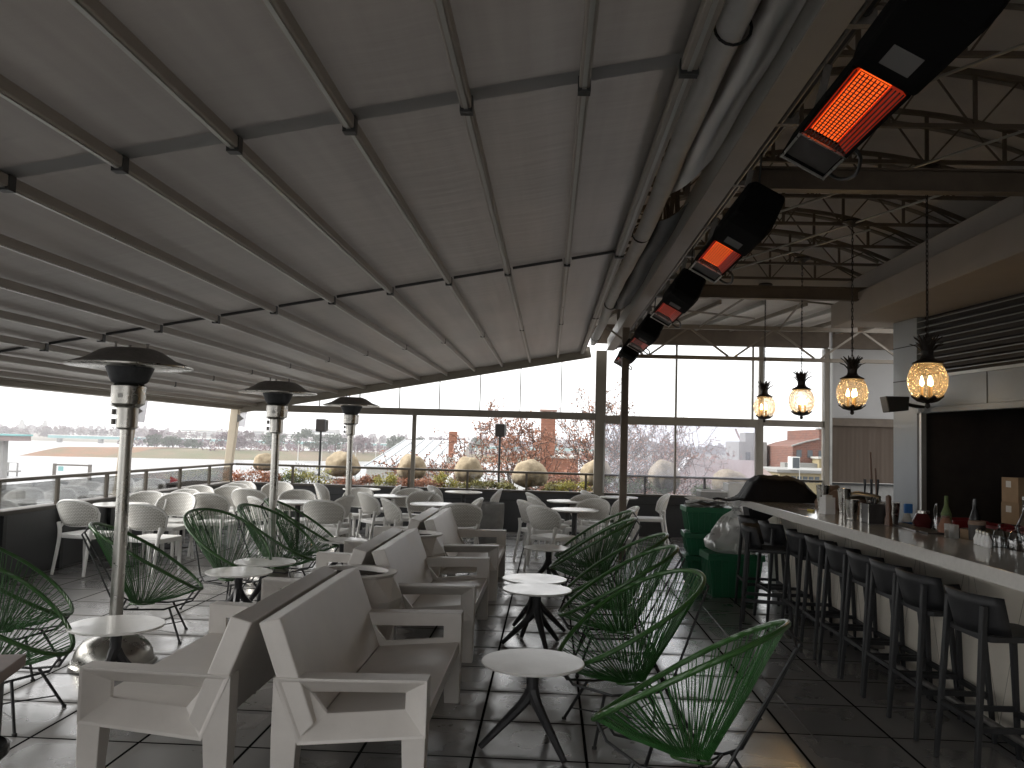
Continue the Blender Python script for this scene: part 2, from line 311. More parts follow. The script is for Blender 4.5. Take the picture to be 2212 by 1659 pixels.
# ------------------------------------------------------------------ mesh helpers
class MB:
    def __init__(s): s.v = []; s.f = []
    def add(s, vs, fs):
        o = len(s.v); s.v += [tuple(p) for p in vs]; s.f += [tuple(i+o for i in f) for f in fs]; return s
    def box(s, x0, x1, y0, y1, z0, z1):
        return s.add([(x0,y0,z0),(x1,y0,z0),(x1,y1,z0),(x0,y1,z0),(x0,y0,z1),(x1,y0,z1),(x1,y1,z1),(x0,y1,z1)],
                     [(0,3,2,1),(4,5,6,7),(0,1,5,4),(1,2,6,5),(2,3,7,6),(3,0,4,7)])
    def hexa(s, a, b):   # two quads (bottom a, top b), same winding
        return s.add(list(a)+list(b), [(0,3,2,1),(4,5,6,7),(0,1,5,4),(1,2,6,5),(2,3,7,6),(3,0,4,7)])
    def bar(s, p0, p1, w, h=None, up=(0,0,1), w1=None, h1=None):
        p0, p1 = Vector(p0), Vector(p1); h = h or w; w1 = w1 or w; h1 = h1 or h
        d = (p1-p0).normalized(); u = Vector(up)
        if abs(d.dot(u)) > .98: u = Vector((1,0,0))
        a = d.cross(u).normalized(); c = a.cross(d).normalized()
        q = lambda p, w, h: [p-a*w/2-c*h/2, p+a*w/2-c*h/2, p+a*w/2+c*h/2, p-a*w/2+c*h/2]
        return s.hexa(q(p0,w,h), q(p1,w1,h1))
    def tube(s, pts, r, n=8, closed=False):
        pts = [Vector(p) for p in pts]; m = len(pts)
        rr = r if isinstance(r, (list, tuple)) else [r]*m
        vs = []; prev = None
        for i, p in enumerate(pts):
            if closed: t = pts[(i+1)%m]-pts[i-1]
            else: t = pts[min(i+1,m-1)]-pts[max(i-1,0)]
            t.normalize()
            if prev is None:
                a = t.orthogonal().normalized()
            else:
                a = (prev - t*prev.dot(t))
                a = a.normalized() if a.length > 1e-6 else t.orthogonal().normalized()
            prev = a; b = t.cross(a)
            vs += [p + (a*math.cos(2*math.pi*k/n) + b*math.sin(2*math.pi*k/n))*rr[i] for k in range(n)]
        fs = []
        for i in range(m if closed else m-1):
            j = (i+1) % m
            fs += [(i*n+k, i*n+(k+1)%n, j*n+(k+1)%n, j*n+k) for k in range(n)]
        if not closed: fs += [tuple(range(n-1,-1,-1)), tuple((m-1)*n+k for k in range(n))]
        return s.add(vs, fs)
    def lathe(s, prof, n=24, c=(0,0,0), sx=1, sy=1, jit=None, cap=True):
        vs = []; m = len(prof)
        for i, (r, z) in enumerate(prof):
            for k in range(n):
                a = 2*math.pi*k/n; q = 1 if jit is None else jit(a, i)
                vs.append((c[0]+r*q*sx*math.cos(a), c[1]+r*q*sy*math.sin(a), c[2]+z))
        fs = [(i*n+k, i*n+(k+1)%n, (i+1)*n+(k+1)%n, (i+1)*n+k) for i in range(m-1) for k in range(n)]
        if cap and prof[0][0] > 1e-5: fs.append(tuple(range(n-1,-1,-1)))
        if cap and prof[-1][0] > 1e-5: fs.append(tuple((m-1)*n+k for k in range(n)))
        return s.add(vs, fs)
    def prism(s, poly, axis, a, b):
        n = len(poly)
        def P(p, t): return (t,p[0],p[1]) if axis == 'x' else (p[0],t,p[1]) if axis == 'y' else (p[0],p[1],t)
        return s.add([P(p,a) for p in poly]+[P(p,b) for p in poly],
            [tuple(range(n))[::-1], tuple(range(n,2*n))]+[(i,(i+1)%n,n+(i+1)%n,n+i) for i in range(n)])
    def grid(s, fn, nu, nv):
        vs = [fn(i/nu, j/nv) for j in range(nv+1) for i in range(nu+1)]
        return s.add(vs, [(j*(nu+1)+i, j*(nu+1)+i+1, (j+1)*(nu+1)+i+1, (j+1)*(nu+1)+i) for j in range(nv) for i in range(nu)])
    def leaf(s, p, size, rnd):
        a = Vector((rnd.gauss(0,1), rnd.gauss(0,1), rnd.gauss(0,1))).normalized(); b = a.orthogonal().normalized(); c = a.cross(b)
        t = rnd.uniform(0, 6.28); u = b*math.cos(t)+c*math.sin(t); w_ = a.cross(u)
        p = Vector(p); l = size; k = size*rnd.uniform(.4, .7)
        return s.add([p-u*l*.5, p+w_*k*.5, p+u*l*.5, p-w_*k*.5], [(0,1,2,3)])
    def sphere(s, c, r, nu=16, nv=10, fn=None, sc=(1,1,1)):
        vs = []
        for j in range(nv+1):
            th = math.pi*j/nv
            for i in range(nu):
                ph = 2*math.pi*i/nu; d = Vector((math.sin(th)*math.cos(ph), math.sin(th)*math.sin(ph), math.cos(th)))
                k = r*(fn(d) if fn else 1); vs.append((c[0]+d.x*k*sc[0], c[1]+d.y*k*sc[1], c[2]+d.z*k*sc[2]))
        return s.add(vs, [(j*nu+i, (j+1)*nu+i, (j+1)*nu+(i+1)%nu, j*nu+(i+1)%nu) for j in range(nv) for i in range(nu)])
    def build(s, name, m, parent=None, smooth=False, bevel=0, solid=0, loc=None, seg=2):
        me = bpy.data.meshes.new(name); me.from_pydata(s.v, [], s.f)
        bm = bmesh.new(); bm.from_mesh(me); bmesh.ops.remove_doubles(bm, verts=bm.verts, dist=1e-5)
        bmesh.ops.recalc_face_normals(bm, faces=bm.faces); bm.to_mesh(me); bm.free()
        if smooth:
            me.polygons.foreach_set('use_smooth', [True]*len(me.polygons)); me.set_sharp_from_angle(angle=R(40))
        me.materials.append(MATS[m] if isinstance(m, str) else m)
        o = bpy.data.objects.new(name, me); C.objects.link(o)
        if parent is not None: o.parent = parent
        if loc is not None: o.location = loc
        if solid:
            q = o.modifiers.new('thickness', 'SOLIDIFY'); q.thickness = solid; q.offset = 0
        if bevel:
            q = o.modifiers.new('edges', 'BEVEL'); q.width = bevel; q.segments = seg; q.limit_method = 'ANGLE'; q.angle_limit = R(40)
        return o

def tag(o, label, cat, group=None, kind=None):
    o['label'] = label; o['category'] = cat
    if group: o['group'] = group
    if kind: o['kind'] = kind
    return o
def thing(name, label, cat, loc=(0,0,0), rz=0, group=None, kind=None):
    o = bpy.data.objects.new(name, None); C.objects.link(o); o.empty_display_size = .1
    o.location = loc; o.rotation_euler = (0,0,rz)
    return tag(o, label, cat, group, kind)
def kids(o): return [c for c in bpy.data.objects if c.parent is o]
def copy_tree(o, loc, rz, label, group=None):
    def cp(a, par):
        c = a.copy(); C.objects.link(c); c.parent = par
        for ch in list(CH[a]): cp(ch, c)
        return c
    CH = {}
    def walk(a):
        CH[a] = list(a.children); [walk(x) for x in CH[a]]
    walk(o)
    r = cp(o, None); r.location = loc; r.rotation_euler = (0,0,rz); r['label'] = label
    if group: r['group'] = group
    return r
def struct(mb, name, m, **k):
    o = mb.build(name, m, **k); o['kind'] = 'structure'; return o
def catmull(pts, n=6, closed=False):
    pts = [Vector(p) for p in pts]; m = len(pts); out = []
    for i in range(m if closed else m-1):
        g = lambda k: pts[k % m] if closed else pts[max(0, min(m-1, k))]
        a, b, c, d = g(i-1), g(i), g(i+1), g(i+2)
        for j in range(n):
            t = j/n
            out.append(.5*((2*b)+(c-a)*t+(2*a-5*b+4*c-d)*t*t+(3*b-a-3*c+d)*t**3))
    if not closed: out.append(pts[-1])
    return out

# ================================================================== TERRACE SHELL
YF = 15.5; XL = -5.75
struct(MB().box(-6.05, 8.0, -3.0, 15.8, -.4, 0), 'terrace_floor', 'pavers')
# left and far parapet walls with the glass railings standing on them
AZ = lambda x: 3.24 - .02 + .184*(x-.55)           # underside of the awning rafters at x

t = thing('parapet_wall', 'low dark panelled wall under the glass railing along the left side', 'low wall', (XL, 0, 0))
MB().box(-.14, 0, -3, YF, 0, .70).build('wall', 'wall_dark', t)
MB().box(-.17, .035, -3, YF-.04, .702, .745).build('coping', 'cap_dark', t, bevel=.006)
for y in (-1.2, 1.0, 3.15, 5.3, 6.4, 7.65, 8.85, 9.94, 11.07, 12.17, 13.31, 14.48):
    MB().box(.002, .05, y-.03, y+.03, 0, .70).build('wall_post', 'steel_black', t)
t = thing('parapet_wall', 'low dark wall under the glass railing along the far side', 'low wall', (0, YF, 0))
MB().box(XL, 7.5, 0, .14, 0, .70).build('wall', 'wall_dark', t)
MB().box(XL, 7.5, -.035, .17, .702, .745).build('coping', 'cap_dark', t, bevel=.006)
MB().box(XL, 4.9, -.012, -.002, .56, .575).build('seam', 'steel_black', t)

def railing(name, label, loc, axis, a, b, posts, panes):
    t = thing(name, label, 'railing', loc)
    def bx(a0, a1, d0, d1, z0, z1):
        return MB().box(a0, a1, d0, d1, z0, z1) if axis == 'x' else MB().box(d0, d1, a0, a1, z0, z1)
    bx(a, b, -.03, .035, 1.045, 1.085).build('handrail', 'rail_brown', t, bevel=.008)
    for p in posts:
        bx(p-.02, p+.02, -.018, .022, .745, 1.045).build('post', 'rail_brown', t)
    for i in range(len(panes)-1):
        bx(panes[i]+.045, panes[i+1]-.045, -.004, .006, .765, 1.02).build('glass_pane', 'glass_clear', t)
LP = [-3, -1.2, 1.0, 3.15, 5.3, 6.4, 7.65, 8.85, 9.94, 11.07, 12.17, 13.31, 14.48, YF-.02]
railing('glass_railing', 'glass railing with brown handrail along the left waterside edge', (XL-.05, 0, 0), 'y', -3, YF+.08, LP[1:], LP)
FP = [XL+.05, -4.68, -3.60, -2.54, -1.47, -.40, .67, 1.73, 2.79, 3.85, 4.9]
railing('glass_railing', 'glass railing with dark handrail across the far end in front of the wrapped bushes', (0, YF+.06, 0), 'x', XL-.0, 4.95, FP[1:-1], FP)

# columns along the left edge (their feet lean outward)
for i, (y, lab) in enumerate(((11.6, 'beige roof column behind the nearest patio heater'), (YF+.02, 'beige roof column at the far left corner of the terrace'))):
    t = thing('roof_column', lab, 'column', (XL-.08, y, 0))
    MB().hexa([(-.12,-.06,.745),(0.0,-.06,.745),(0.0,.06,.745),(-.12,.06,.745)], [(-.02,-.07,2.12),(.13,-.07,2.12),(.13,.07,2.12),(-.02,.07,2.12)]).build('shaft', 'paint_beige', t, bevel=.008)
    MB().box(-.16, .03, -.09, .09, .7455, .765).build('base_plate', 'paint_beige', t)
# pale floodlight panels beside two of the columns
for y, lab in ((11.6, 'pale square panel lamp beside the column behind the nearest patio heater'), (YF+.0, 'pale square panel lamp beside the far left corner column')):
    t = thing('panel_lamp', lab, 'panel lamp', (XL+.02, y-.02, 1.90))
    MB().bar((.085,0,-.15),(.085+.035,0,.15), .115, .02, up=(0,1,0)).build('panel', 'panel_pale', t)
    MB().prism([(0.02,-.07),(.13,.0),(0.02,.08)], 'y', -.055, -.025).build('bracket', 'label_grey', t)

# ------------------------------------------------------------------ retractable awning
YN = -0.8
t = thing('awning', 'grey retractable fabric roof sloping down to the water side', 'awning', (0, 0, 0)); AW = t
RX = [.55] + [.11-.5*k for k in range(12)]
XE = -5.62
def fab(u, v):
    x = XE + (.60-XE)*u; y = YN + (YF-.05-YN)*v
    # cloth sags a little between rafters, with a soft fold where the purlins are
    k = ((x-.11)/.5) % 1.0
    return (x, y, AZ(x)+.074-.008*math.sin(math.pi*k)**2 - .004*math.sin(y*1.75*math.pi/3.6)**8)
MB().grid(fab, 104, 60).build('fabric', 'awning_cloth', t, smooth=True)
JY = [3.57, 7.2, 10.9, 14.4]
for i, x in enumerate(RX):
    wd = .07 if x > .3 else .046
    m = MB()
    z = AZ(x)
    m.box(x-wd/2, x+wd/2, YN, YF-.06, z+.004, z+.056)
    o = m.build('rafter', 'rafter_paint', t, bevel=.006)
    # pale slide channel under each rafter and dark clips at the purlins
    MB().box(x-.009, x+.009, YN, YF-.08, z-.002, z+.0035).build('channel', 'alu', o)
    for j, y in enumerate(JY[:3]):
        s = (1.0, .9, .35)[j]
        MB().box(x-wd/2-.004, x+wd/2+.004, y-.02*s-.01, y+.02*s, z-.012*s, z+.058).build('clip', 'steel_black', o)
for j, y in enumerate(JY[:2]):
    for i in range(len(RX)-1):
        x0, x1 = RX[i], RX[i+1]
        if j == 0: continue
        MB().bar((x0-.04,y,AZ(x0-.04)+.052),(x1+.04,y,AZ(x1+.04)+.052), .022, .02, up=(0,1,0)).build('purlin', 'steel_black', t)
MB().grid(lambda u, v: (XE+(.59-XE)*u, 3.49+.13*v, AZ(XE+(.59-XE)*u)+.0625-.002*math.sin(math.pi*v)), 60, 4).build('sewn_band', 'seam_cloth', t, smooth=True)
# low beam on the left, gable beam across the far end
MB().box(XL-.06, XL+.14, YN, YF-.10, 2.06, 2.235).build('eave_beam', 'paint_taupe', t, bevel=.006)
MB().box(XL+.142, XL+.20, YN, YF-.11, 2.12, 2.20).build('gutter', 'rafter_paint', t)
MB().bar((XL+.06, YF-.0, AZ(XL+.06)+.03), (.70, YF-.0, AZ(.70)+.03), .10, .20, up=(0,0,1)).build('gable_beam', 'paint_taupe', t, bevel=.004)

# far gable glazing under the awning, above the open terrace edge
t = thing('gable_window', 'triangular glazed panel under the far end of the sloping awning', 'window', (0, YF, 0))
MB().box(XL+.08, .80, -.06, .06, 2.045, 2.17).build('transom', 'paint_taupe', t, bevel=.004)
MX = [-4.95, -4.22, -3.48, -2.75, -2.02, -1.28, -.55, .19]
for x in MX:
    MB().box(x-.008, x+.008, -.01, .01, 2.17, AZ(x)-.055).build('mullion', 'paint_taupe', t)
xs = [XL+.15] + MX + [.66]
for i in range(len(xs)-1):
    a, b = xs[i]+.008, xs[i+1]-.008
    MB().prism([(a,2.172),(b,2.172),(b,AZ(b)-.057),(a,AZ(a)-.057)], 'y', -.003, .003).build('glass_pane', 'glass_clear', t)
t = thing('post', 'slim taupe post holding the far transom behind the third patio heater', 'post', (-2.46, YF-.02, 0))
MB().box(-.035, .035, -.035, .035, 0, 2.045).build('shaft', 'paint_taupe', t)
MB().box(-.06, .06, -.06, .06, 0, .012).build('foot_plate', 'paint_taupe', t)
t = thing('post', 'thick taupe corner post where the awning meets the window wall', 'post', (.90, YF, 0))
MB().box(-.095, .095, -.09, .09, 0, 3.30).build('shaft', 'paint_taupe', t, bevel=.005)
MB().box(.065, .094, -.12, -.0905, .75, 2.0).build('edge_strip', 'alu', t)
t = thing('post', 'square brown post standing between the green chairs and the far tables', 'post', (1.05, 12.2, 0))
MB().box(-.05, .05, -.05, .05, .01, 3.30).build('shaft', 'truss_paint', t, bevel=.006)
MB().box(-.09, .09, -.09, .09, 0, .01).build('foot_plate', 'truss_paint', t)

# window wall to the right of the thick post
t = thing('window_wall', 'tall glazed wall behind the bar with thin dark mullions', 'window', (0, YF, 0))
MB().box(.7, 4.94, -.07, .07, 3.44, 3.83).build('header', 'truss_paint', t)
MB().box(1.0, 3.66, -.065, .065, 1.985, 2.135).build('transom', 'paint_taupe', t)
MB().box(3.80, 4.85, -.06, .06, 2.02, 2.13).build('transom', 'paint_taupe', t)
for a, b, z0, z1 in ((2.235, 2.265, .76, 3.44), (3.60, 3.625, 2.135, 3.44), (3.72, 3.80, .76, 3.44)):
    MB().box(a, b, -.045, .045, z0, z1 if z1 > 3 else z1).build('mullion', 'paint_taupe', t)
MB().box(3.665, 3.715, -.05, .05, .76, 2.134).build('sliding_frame', 'paint_taupe', t)
MB().box(4.86, 4.94, -.09, .09, .76, 3.43).build('jamb', 'paint_taupe', t)
MB().box(4.945, 4.99, -.095, .095, .76, 3.43).build('edge_strip', 'alu', t)
for a, b, z0, z1, g in ((1.0, 2.233, .76, 1.984, 'glass_misty'), (2.267, 3.663, .76, 1.984, 'glass_misty'), (1.0, 2.233, 2.136, 3.44, 'glass_clear'), (2.267, 3.598, 2.136, 3.44, 'glass_clear'),
                     (3.802, 4.858, .76, 2.018, 'glass_clear'), (3.802, 4.858, 2.132, 3.44, 'glass_clear')):
    MB().box(a, b, .008, .014, z0, z1).build('glass_pane', g, t)
# panelled end wall right of the window
t = thing('panel_wall', 'end wall with a pale upper panel and brown ribbed plastic below', 'wall', (4.99, YF, 0))
MB().box(0, 2.6, -.02, .05, 2.20, 3.43).build('upper_panel', 'panel_white', t)
MB().box(0, 2.6, -.06, .06, 2.06, 2.198).build('cross_rail', 'truss_paint', t)
m = MB()
def rib(u, v): return (.01+2.58*u, -.01+.001*math.sin(u*2.58*2*math.pi/.075), 1.06+1.0*v)
m.grid(rib, 260, 1).build('ribbed_panel', 'corrugated', t, smooth=True)
MB().box(0, 2.6, -.05, .05, 1.02, 1.055).build('sill', 'steel_black', t)
MB().box(0, 2.6, -.0, .05, 0.75, 1.018).build('lower_panel', 'planter_grey', t)
MB().box(0, 2.6, -.08, .09, 3.432, 3.83).build('header', 'truss_paint', t)

# ------------------------------------------------------------------ barrel roof over the bar
t = thing('barrel_ceiling', 'pale curved ceiling above the bar trusses', 'ceiling', (0, 0, 0))
cz = lambda x: 4.56 - .12*(x-2.5)**2
MB().grid(lambda u, v: (.45+4.0*u, -3+15.4*v, cz(.45+4.0*u)), 24, 12).build('shell', 'ceiling_pale', t, smooth=True, solid=.03)
for k in range(14):
    y = -.55+1.0*k
    MB().tube([(.6+3.7*i/16, y, cz(.6+3.7*i/16)-.035) for i in range(17)], .022, 5).build('rib', 'truss_grey', t, smooth=True)
t = thing('flat_ceiling', 'pale flat ceiling between the last truss and the window wall', 'ceiling', (0, 0, 0))
MB().box(.45, 7.4, 12.42, 15.7, 3.78, 3.84).build('deck', 'ceiling_pale', t)
for k in range(9):
    MB().bar((1.2+.62*k, 12.5, 3.74), (.7+.62*k, 15.4, 3.72), .03, .06).build('joist', 'alu' if k % 2 else 'truss_grey', t)
MB().box(.45, 7.4, 12.40, 12.418, 3.78, 4.7).build('end_board', 'ceiling_pale', t)

t = thing('wall_strip', 'dark strip of wall above the boxed beam where the bow trusses end', 'wall', (0,0,0))
MB().box(4.37, 4.45, -3, 12.4, 3.331, 4.30).build('wall', 'truss_grey', t)
def truss(y, label):
    t = thing('roof_truss', label, 'roof truss', (2.5, y, 4.0), group='bow trusses over the bar')
    ar = lambda x: .44 - .12*x*x
    X0, X1 = -1.95, 1.865
    MB().box(X0, X1, -.016, .016, -.012, .020).build('bottom_chord', 'truss_paint', t)
    MB().tube([(X0+(X1-X0)*i/22, 0, ar(X0+(X1-X0)*i/22)) for i in range(23)], .024, 6).build('top_chord', 'truss_paint', t, smooth=True)
    st = .62
    for i in range(-3, 4):
        x = i*st-.1
        if abs(x) < 1.75:
            MB().bar((x,0,.02),(x,0,ar(x)-.02), .028, .018, up=(0,1,0)).build('vertical_post', 'truss_paint', t)
        for s in (-1, 1):
            e = x+s*st/2
            if abs(e) < 1.8: MB().bar((x+s*.03,0,.015),(e,0,ar(e)-.02), .013, .013).build('diagonal_brace', 'truss_paint', t)
tl = ['bow truss closest to the camera over the first heater', 'second bow truss from the camera', 'third bow truss from the camera', 'fourth bow truss, just before the near deep cross beam',
      'fifth bow truss, just behind the near deep cross beam', 'sixth bow truss from the camera', 'seventh bow truss, between the second and third heaters', 'bow truss in front of the far deep cross beam', 'bow truss right behind the far deep cross beam', 'farthest bow truss before the flat ceiling']
for i, y in enumerate((3.1, 4.1, 5.05, 6.2, 7.0, 8.0, 9.0, 10.0, 11.0, 12.0)): truss(y, tl[i])
# straight truss near the window wall
t = thing('lattice_truss', 'flat zigzag lattice truss in front of the far window wall', 'roof truss', (0, 12.9, 0))
MB().box(1.0, 5.6, -.03, .03, 2.93, 2.985).build('bottom_chord', 'truss_grey', t)
MB().box(1.0, 5.6, -.03, .03, 3.385, 3.45).build('top_chord', 'truss_grey', t)
for k in range(4):
    xc = 1.42+1.27*k
    for s in (-1, 1):
        MB().bar((xc+.05*s, 0, 2.985), (xc+.60*s, 0, 3.385), .028, .028).build('diagonal_brace', 'truss_grey', t)
# longer diagonals and brackets between the two ceilings
t = thing('hip_brace', 'slanting steel tubes between the far cross beam and lattice truss', 'roof brace', (0, 0, 0))
for a, b in (((1.3,10.6,3.6),(4.0,12.3,3.7)), ((1.2,11.2,3.45),(3.0,12.8,3.55)), ((2.4,10.6,3.5),(2.2,12.9,3.42)), ((3.1,10.6,3.5),(3.4,12.9,3.42)), ((1.5,10.6,3.5),(1.4,12.9,3.42))):
    MB().tube([a, b], .014, 6).build('tube', 'truss_grey', t, smooth=True)
for y, x0, x1, lab in ((6.0, 1.12, 6.2, 'deep brown cross beam nearest the camera, under the barrel ceiling'), (10.5, 1.12, 4.0, 'deep brown cross beam far back, ending in a clipped tip')):
    t = thing('cross_beam', lab, 'beam', (0, y, 0))
    MB().box(x0, x1, -.008, .008, 3.464, 3.596).build('web', 'truss_paint', t)
    MB().box(x0, x1, -.05, .05, 3.45, 3.463).build('lower_flange', 'truss_paint', t)
    MB().box(x0, x1-.12, -.05, .05, 3.597, 3.61).build('upper_flange', 'truss_paint', t)
# diagonal sway rods under the trusses
t = thing('sway_rod', 'thin silver rods running diagonally below the bow trusses', 'roof brace', (0, 0, 0))
for a, b in (((3.6,3.2,3.95),(1.9,6.0,3.96)), ((3.9,5.0,3.95),(2.0,8.8,3.96)), ((3.7,7.1,3.95),(2.2,10.9,3.96)), ((3.3,9.0,3.95),(2.0,12.0,3.96))):
    MB().tube([a, b], .011, 6).build('rod', 'alu', t, smooth=True)

# main beam, duct, clear sheet and pipes along the valley between awning and bar roof
t = thing('valley_beam', 'long grey steel beam carrying the infrared heaters', 'beam', (1.04, 0, 3.3))
MB().box(-.055, .055, .5, 15.3, 0, .20).build('web', 'alu', t, bevel=.004)
MB().box(-.065, .075, .5, 15.3, -.012, -.001).build('flange', 'rafter_paint', t)
MB().tube([(.10, .5, .01), (.10, 15.2, .01)], .014, 8).build('conduit', 'inox_dark', t, smooth=True)
MB().tube([(.145, .5, .045), (.145, 15.2, .045)], .02, 8).build('conduit', 'steel_black', t, smooth=True)
for y in [1.2+1.05*k for k in range(14)]:
    MB().box(.056, .19, y-.02, y+.02, -.004, .06).build('bracket', 'inox_dark', t)
for y in [3.0+2.1*k for k in range(6)]:
    MB().bar((0, y, .2), (-.03, y+.05, 1.0), .04, .02, up=(0,1,0)).build('hanger', 'truss_paint', t)
t = thing('air_duct', 'round pale duct running along the upper edge of the awning', 'duct', (.735, 0, 3.425))
dp = []; dr = []
for k in range(61):
    y = .4+14.75*k/60; dp.append((.012*math.sin(y*1.1), y, .010*math.sin(y*.7))); dr.append(.066+.004*math.sin(y*5.3)*math.sin(y*.9))
MB().tube(dp, dr, 20).build('sleeve', 'duct_white', t, smooth=True)
for y in (3.57, 7.2, 10.9, 14.4):
    MB().tube([(.078*math.cos(a), y, .078*math.sin(a)) for a in [2*math.pi*i/16 for i in range(16)]], .007, 5, closed=True).build('strap', 'steel_black', t, smooth=True)
t = thing('clear_sheet', 'wavy clear plastic sheet hung between the duct and the steel beam', 'plastic sheet', (0,0,0))
def sheet(u, v):
    y = .4+5.9*v-1.0*u; x = .80+.175*u
    return (x, y, 3.475-.05*u-.035*math.sin(math.pi*u) + .010*math.sin(y*2.3+u*3) + .006*math.sin(y*6.1))
MB().grid(sheet, 10, 70).build('film', 'vinyl', t, smooth=True)
t = thing('blue_sheet', 'dark blue plastic sheet gathered between the duct and steel beam', 'plastic sheet', (0,0,0))
def sheet2(u, v):
    y = 7.0+4.6*v-.8*u; x = .81+.165*u
    return (x, y, 3.46-.05*u-.04*math.sin(math.pi*u) + .014*math.sin(y*2.9+u*3))
MB().grid(sheet2, 10, 50).build('film', 'sheet_blue', t, smooth=True)
t = thing('valley_lattice', 'brown lattice girder between the duct and the steel beam', 'roof truss', (0,0,0))
MB().bar((.97,.6,4.02),(.97,12.3,4.02), .05, .05).build('top_chord', 'truss_paint', t)
for k in range(13):
    y = .9+.9*k
    MB().bar((.97,y,3.5),(.97,y+.45,4.0), .035, .03).build('diagonal_brace', 'truss_paint', t)
    MB().bar((.97,y+.45,4.0),(.97,y+.9,3.5), .035, .03).build('diagonal_brace', 'truss_paint', t)

# soffit beam and soffit over the kitchen front
t = thing('soffit_beam', 'stepped pale beam boxed in above the bar counter', 'beam', (0, 0, 0))
MB().box(3.70, 4.0, -3, 11.5, 3.25, 3.56).build('lower_step', 'soffit', t, bevel=.01)
MB().box(3.80, 4.0, -3, 11.45, 3.562, 3.80).build('upper_step', 'soffit', t)
MB().box(3.78, 3.80-.001, 6.98, 7.0, 3.562, 3.80).build('joint', 'truss_grey', t)
t = thing('soffit', 'flat pale ceiling strip between the boxed beam and the kitchen wall', 'ceiling', (0,0,0))
MB().box(4.002, 7.5, -3, 11.45, 3.262, 3.33).build('board', 'soffit', t)

# ------------------------------------------------------------------ kitchen front wall (turned a few degrees)
KA = math.atan2(.31, 2.7)                            # wall runs from (4.32, 11) towards the camera
t = thing('kitchen_wall', 'blue grey panelled kitchen wall with louvres above a dark opening', 'wall', (4.32, 11.0, 0), KA); KW = t
# local: -y runs toward the camera, +x into the kitchen
MB().box(0, .12, -.55, 0, 0, 3.26).build('end_panel', 'panel_blue', t, bevel=.004)
for z in (2.50, 2.92):
    MB().box(-.002, .0, -.55, -.001, z, z+.012).build('seam', 'slat_dark', t)
MB().box(0.002, .12, -14, -.552, 2.17, 2.50).build('fascia_panel', 'panel_blue', t)
for y in (-1.9, -3.3, -4.7): MB().box(-.002, .0005, y-.006, y+.006, 2.17, 2.50).build('seam', 'slat_dark', t)
MB().box(-.012, .12, -14, -.552, 2.502, 2.535).build('louvre_sill', 'alu', t)
MB().box(.10, .12, -14, -.552, 2.536, 3.26).build('louvre_back', 'slat_dark', t)
for k in range(9):
    z = 2.57+.077*k
    MB().hexa([(.085,-14,z+.045),(.004,-14,z),(.004,-.555,z),(.085,-.555,z+.045)], [(.085,-14,z+.05),(.004,-14,z+.012),(.004,-.555,z+.012),(.085,-.555,z+.05)]).build('louvre_slat', 'slat_dark', t); MB().box(-.004,.0035,-14,-.555,z+.001,z+.012).build('louvre_edge', 'panel_blue', t)
MB().box(-.03, .10, -14, -.552, 2.10, 2.168).build('lintel', 'panel_blue', t, bevel=.004)
MB().box(.0, .10, -.62, -.552, 0, 2.098).build('door_jamb', 'slat_dark', t)
MB().box(-.012, .05, -.665, -.622, 0, 2.098).build('door_guide', 'alu', t)
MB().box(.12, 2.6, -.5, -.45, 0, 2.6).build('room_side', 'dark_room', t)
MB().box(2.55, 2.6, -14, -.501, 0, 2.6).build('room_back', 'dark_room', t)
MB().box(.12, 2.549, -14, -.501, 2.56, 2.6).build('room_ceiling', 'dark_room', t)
MB().box(2.53, 2.549, -1.9, -1.1, .1, 2.0).build('room_door', 'wood_dark', t)
MB().box(2.52, 2.529, -1.45, -1.41, .9, 1.55).build('door_handle', 'inox_dark', t)
MB().box(2.50, 2.549, -1.02, -.82, 1.25, 1.52).build('notice', 'paper_brown', t)
t = thing('cardboard_box', 'upper brown cardboard box stacked behind the bar', 'box', (4.70, 9.0, 1.156), KA, 'cardboard boxes stacked in the kitchen')
MB().box(0, .25, -.13, .13, 0, .25).build('carton', 'cardboard', t); MB().box(-.002, -.0005, -.02, .06, .15, .215).build('sticker', 'paper', t)
copy_tree(t, (4.69, 8.98, .905), KA+.05, 'lower brown cardboard box stacked behind the bar')
t = thing('kitchen_counter', 'dark counter inside the kitchen opening carrying cardboard boxes', 'counter', (4.62, 8.5, 0), KA)
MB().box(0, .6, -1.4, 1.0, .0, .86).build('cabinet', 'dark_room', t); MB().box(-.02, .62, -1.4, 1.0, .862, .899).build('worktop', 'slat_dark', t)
t = thing('wall_speaker', 'black loudspeaker on an arm sticking out of the kitchen wall', 'speaker', (4.30, 10.25, 2.18))
MB().hexa([(-.36,-.10,-.09),(-.13,-.09,-.06),(-.13,.09,-.06),(-.36,.10,-.09)], [(-.40,-.10,.10),(-.12,-.09,.10),(-.12,.09,.10),(-.40,.10,.10)]).build('cabinet', 'steel_black', t, bevel=.012)
MB().tube([(-.13,0,.02),(-.05,0,.0),(.09,0,-.02)], .022, 8).build('arm', 'steel_black', t, smooth=True)
MB().lathe([(.06,-.02),(.06,.02)], 14, (.07,0,-.05)).build('wall_plate', 'panel_blue', t)
t = thing('closing_board', 'pale board closing the gap between awning edge and barrel ceiling', 'wall', (0,0,0))
MB().box(.44, .455, -3, 14.9, AZ(.45)+.08, 4.20).build('board', 'ceiling_pale', t)
t = thing('light_block_wall', 'plain grey unseen building wall added behind the camera to block light', 'wall', (0,-3.0,0))  # out of view, added to hold back light from behind the camera
MB().box(.6, 8, -.2, 0, 0, 4.7).build('wall', 'plaster', t)

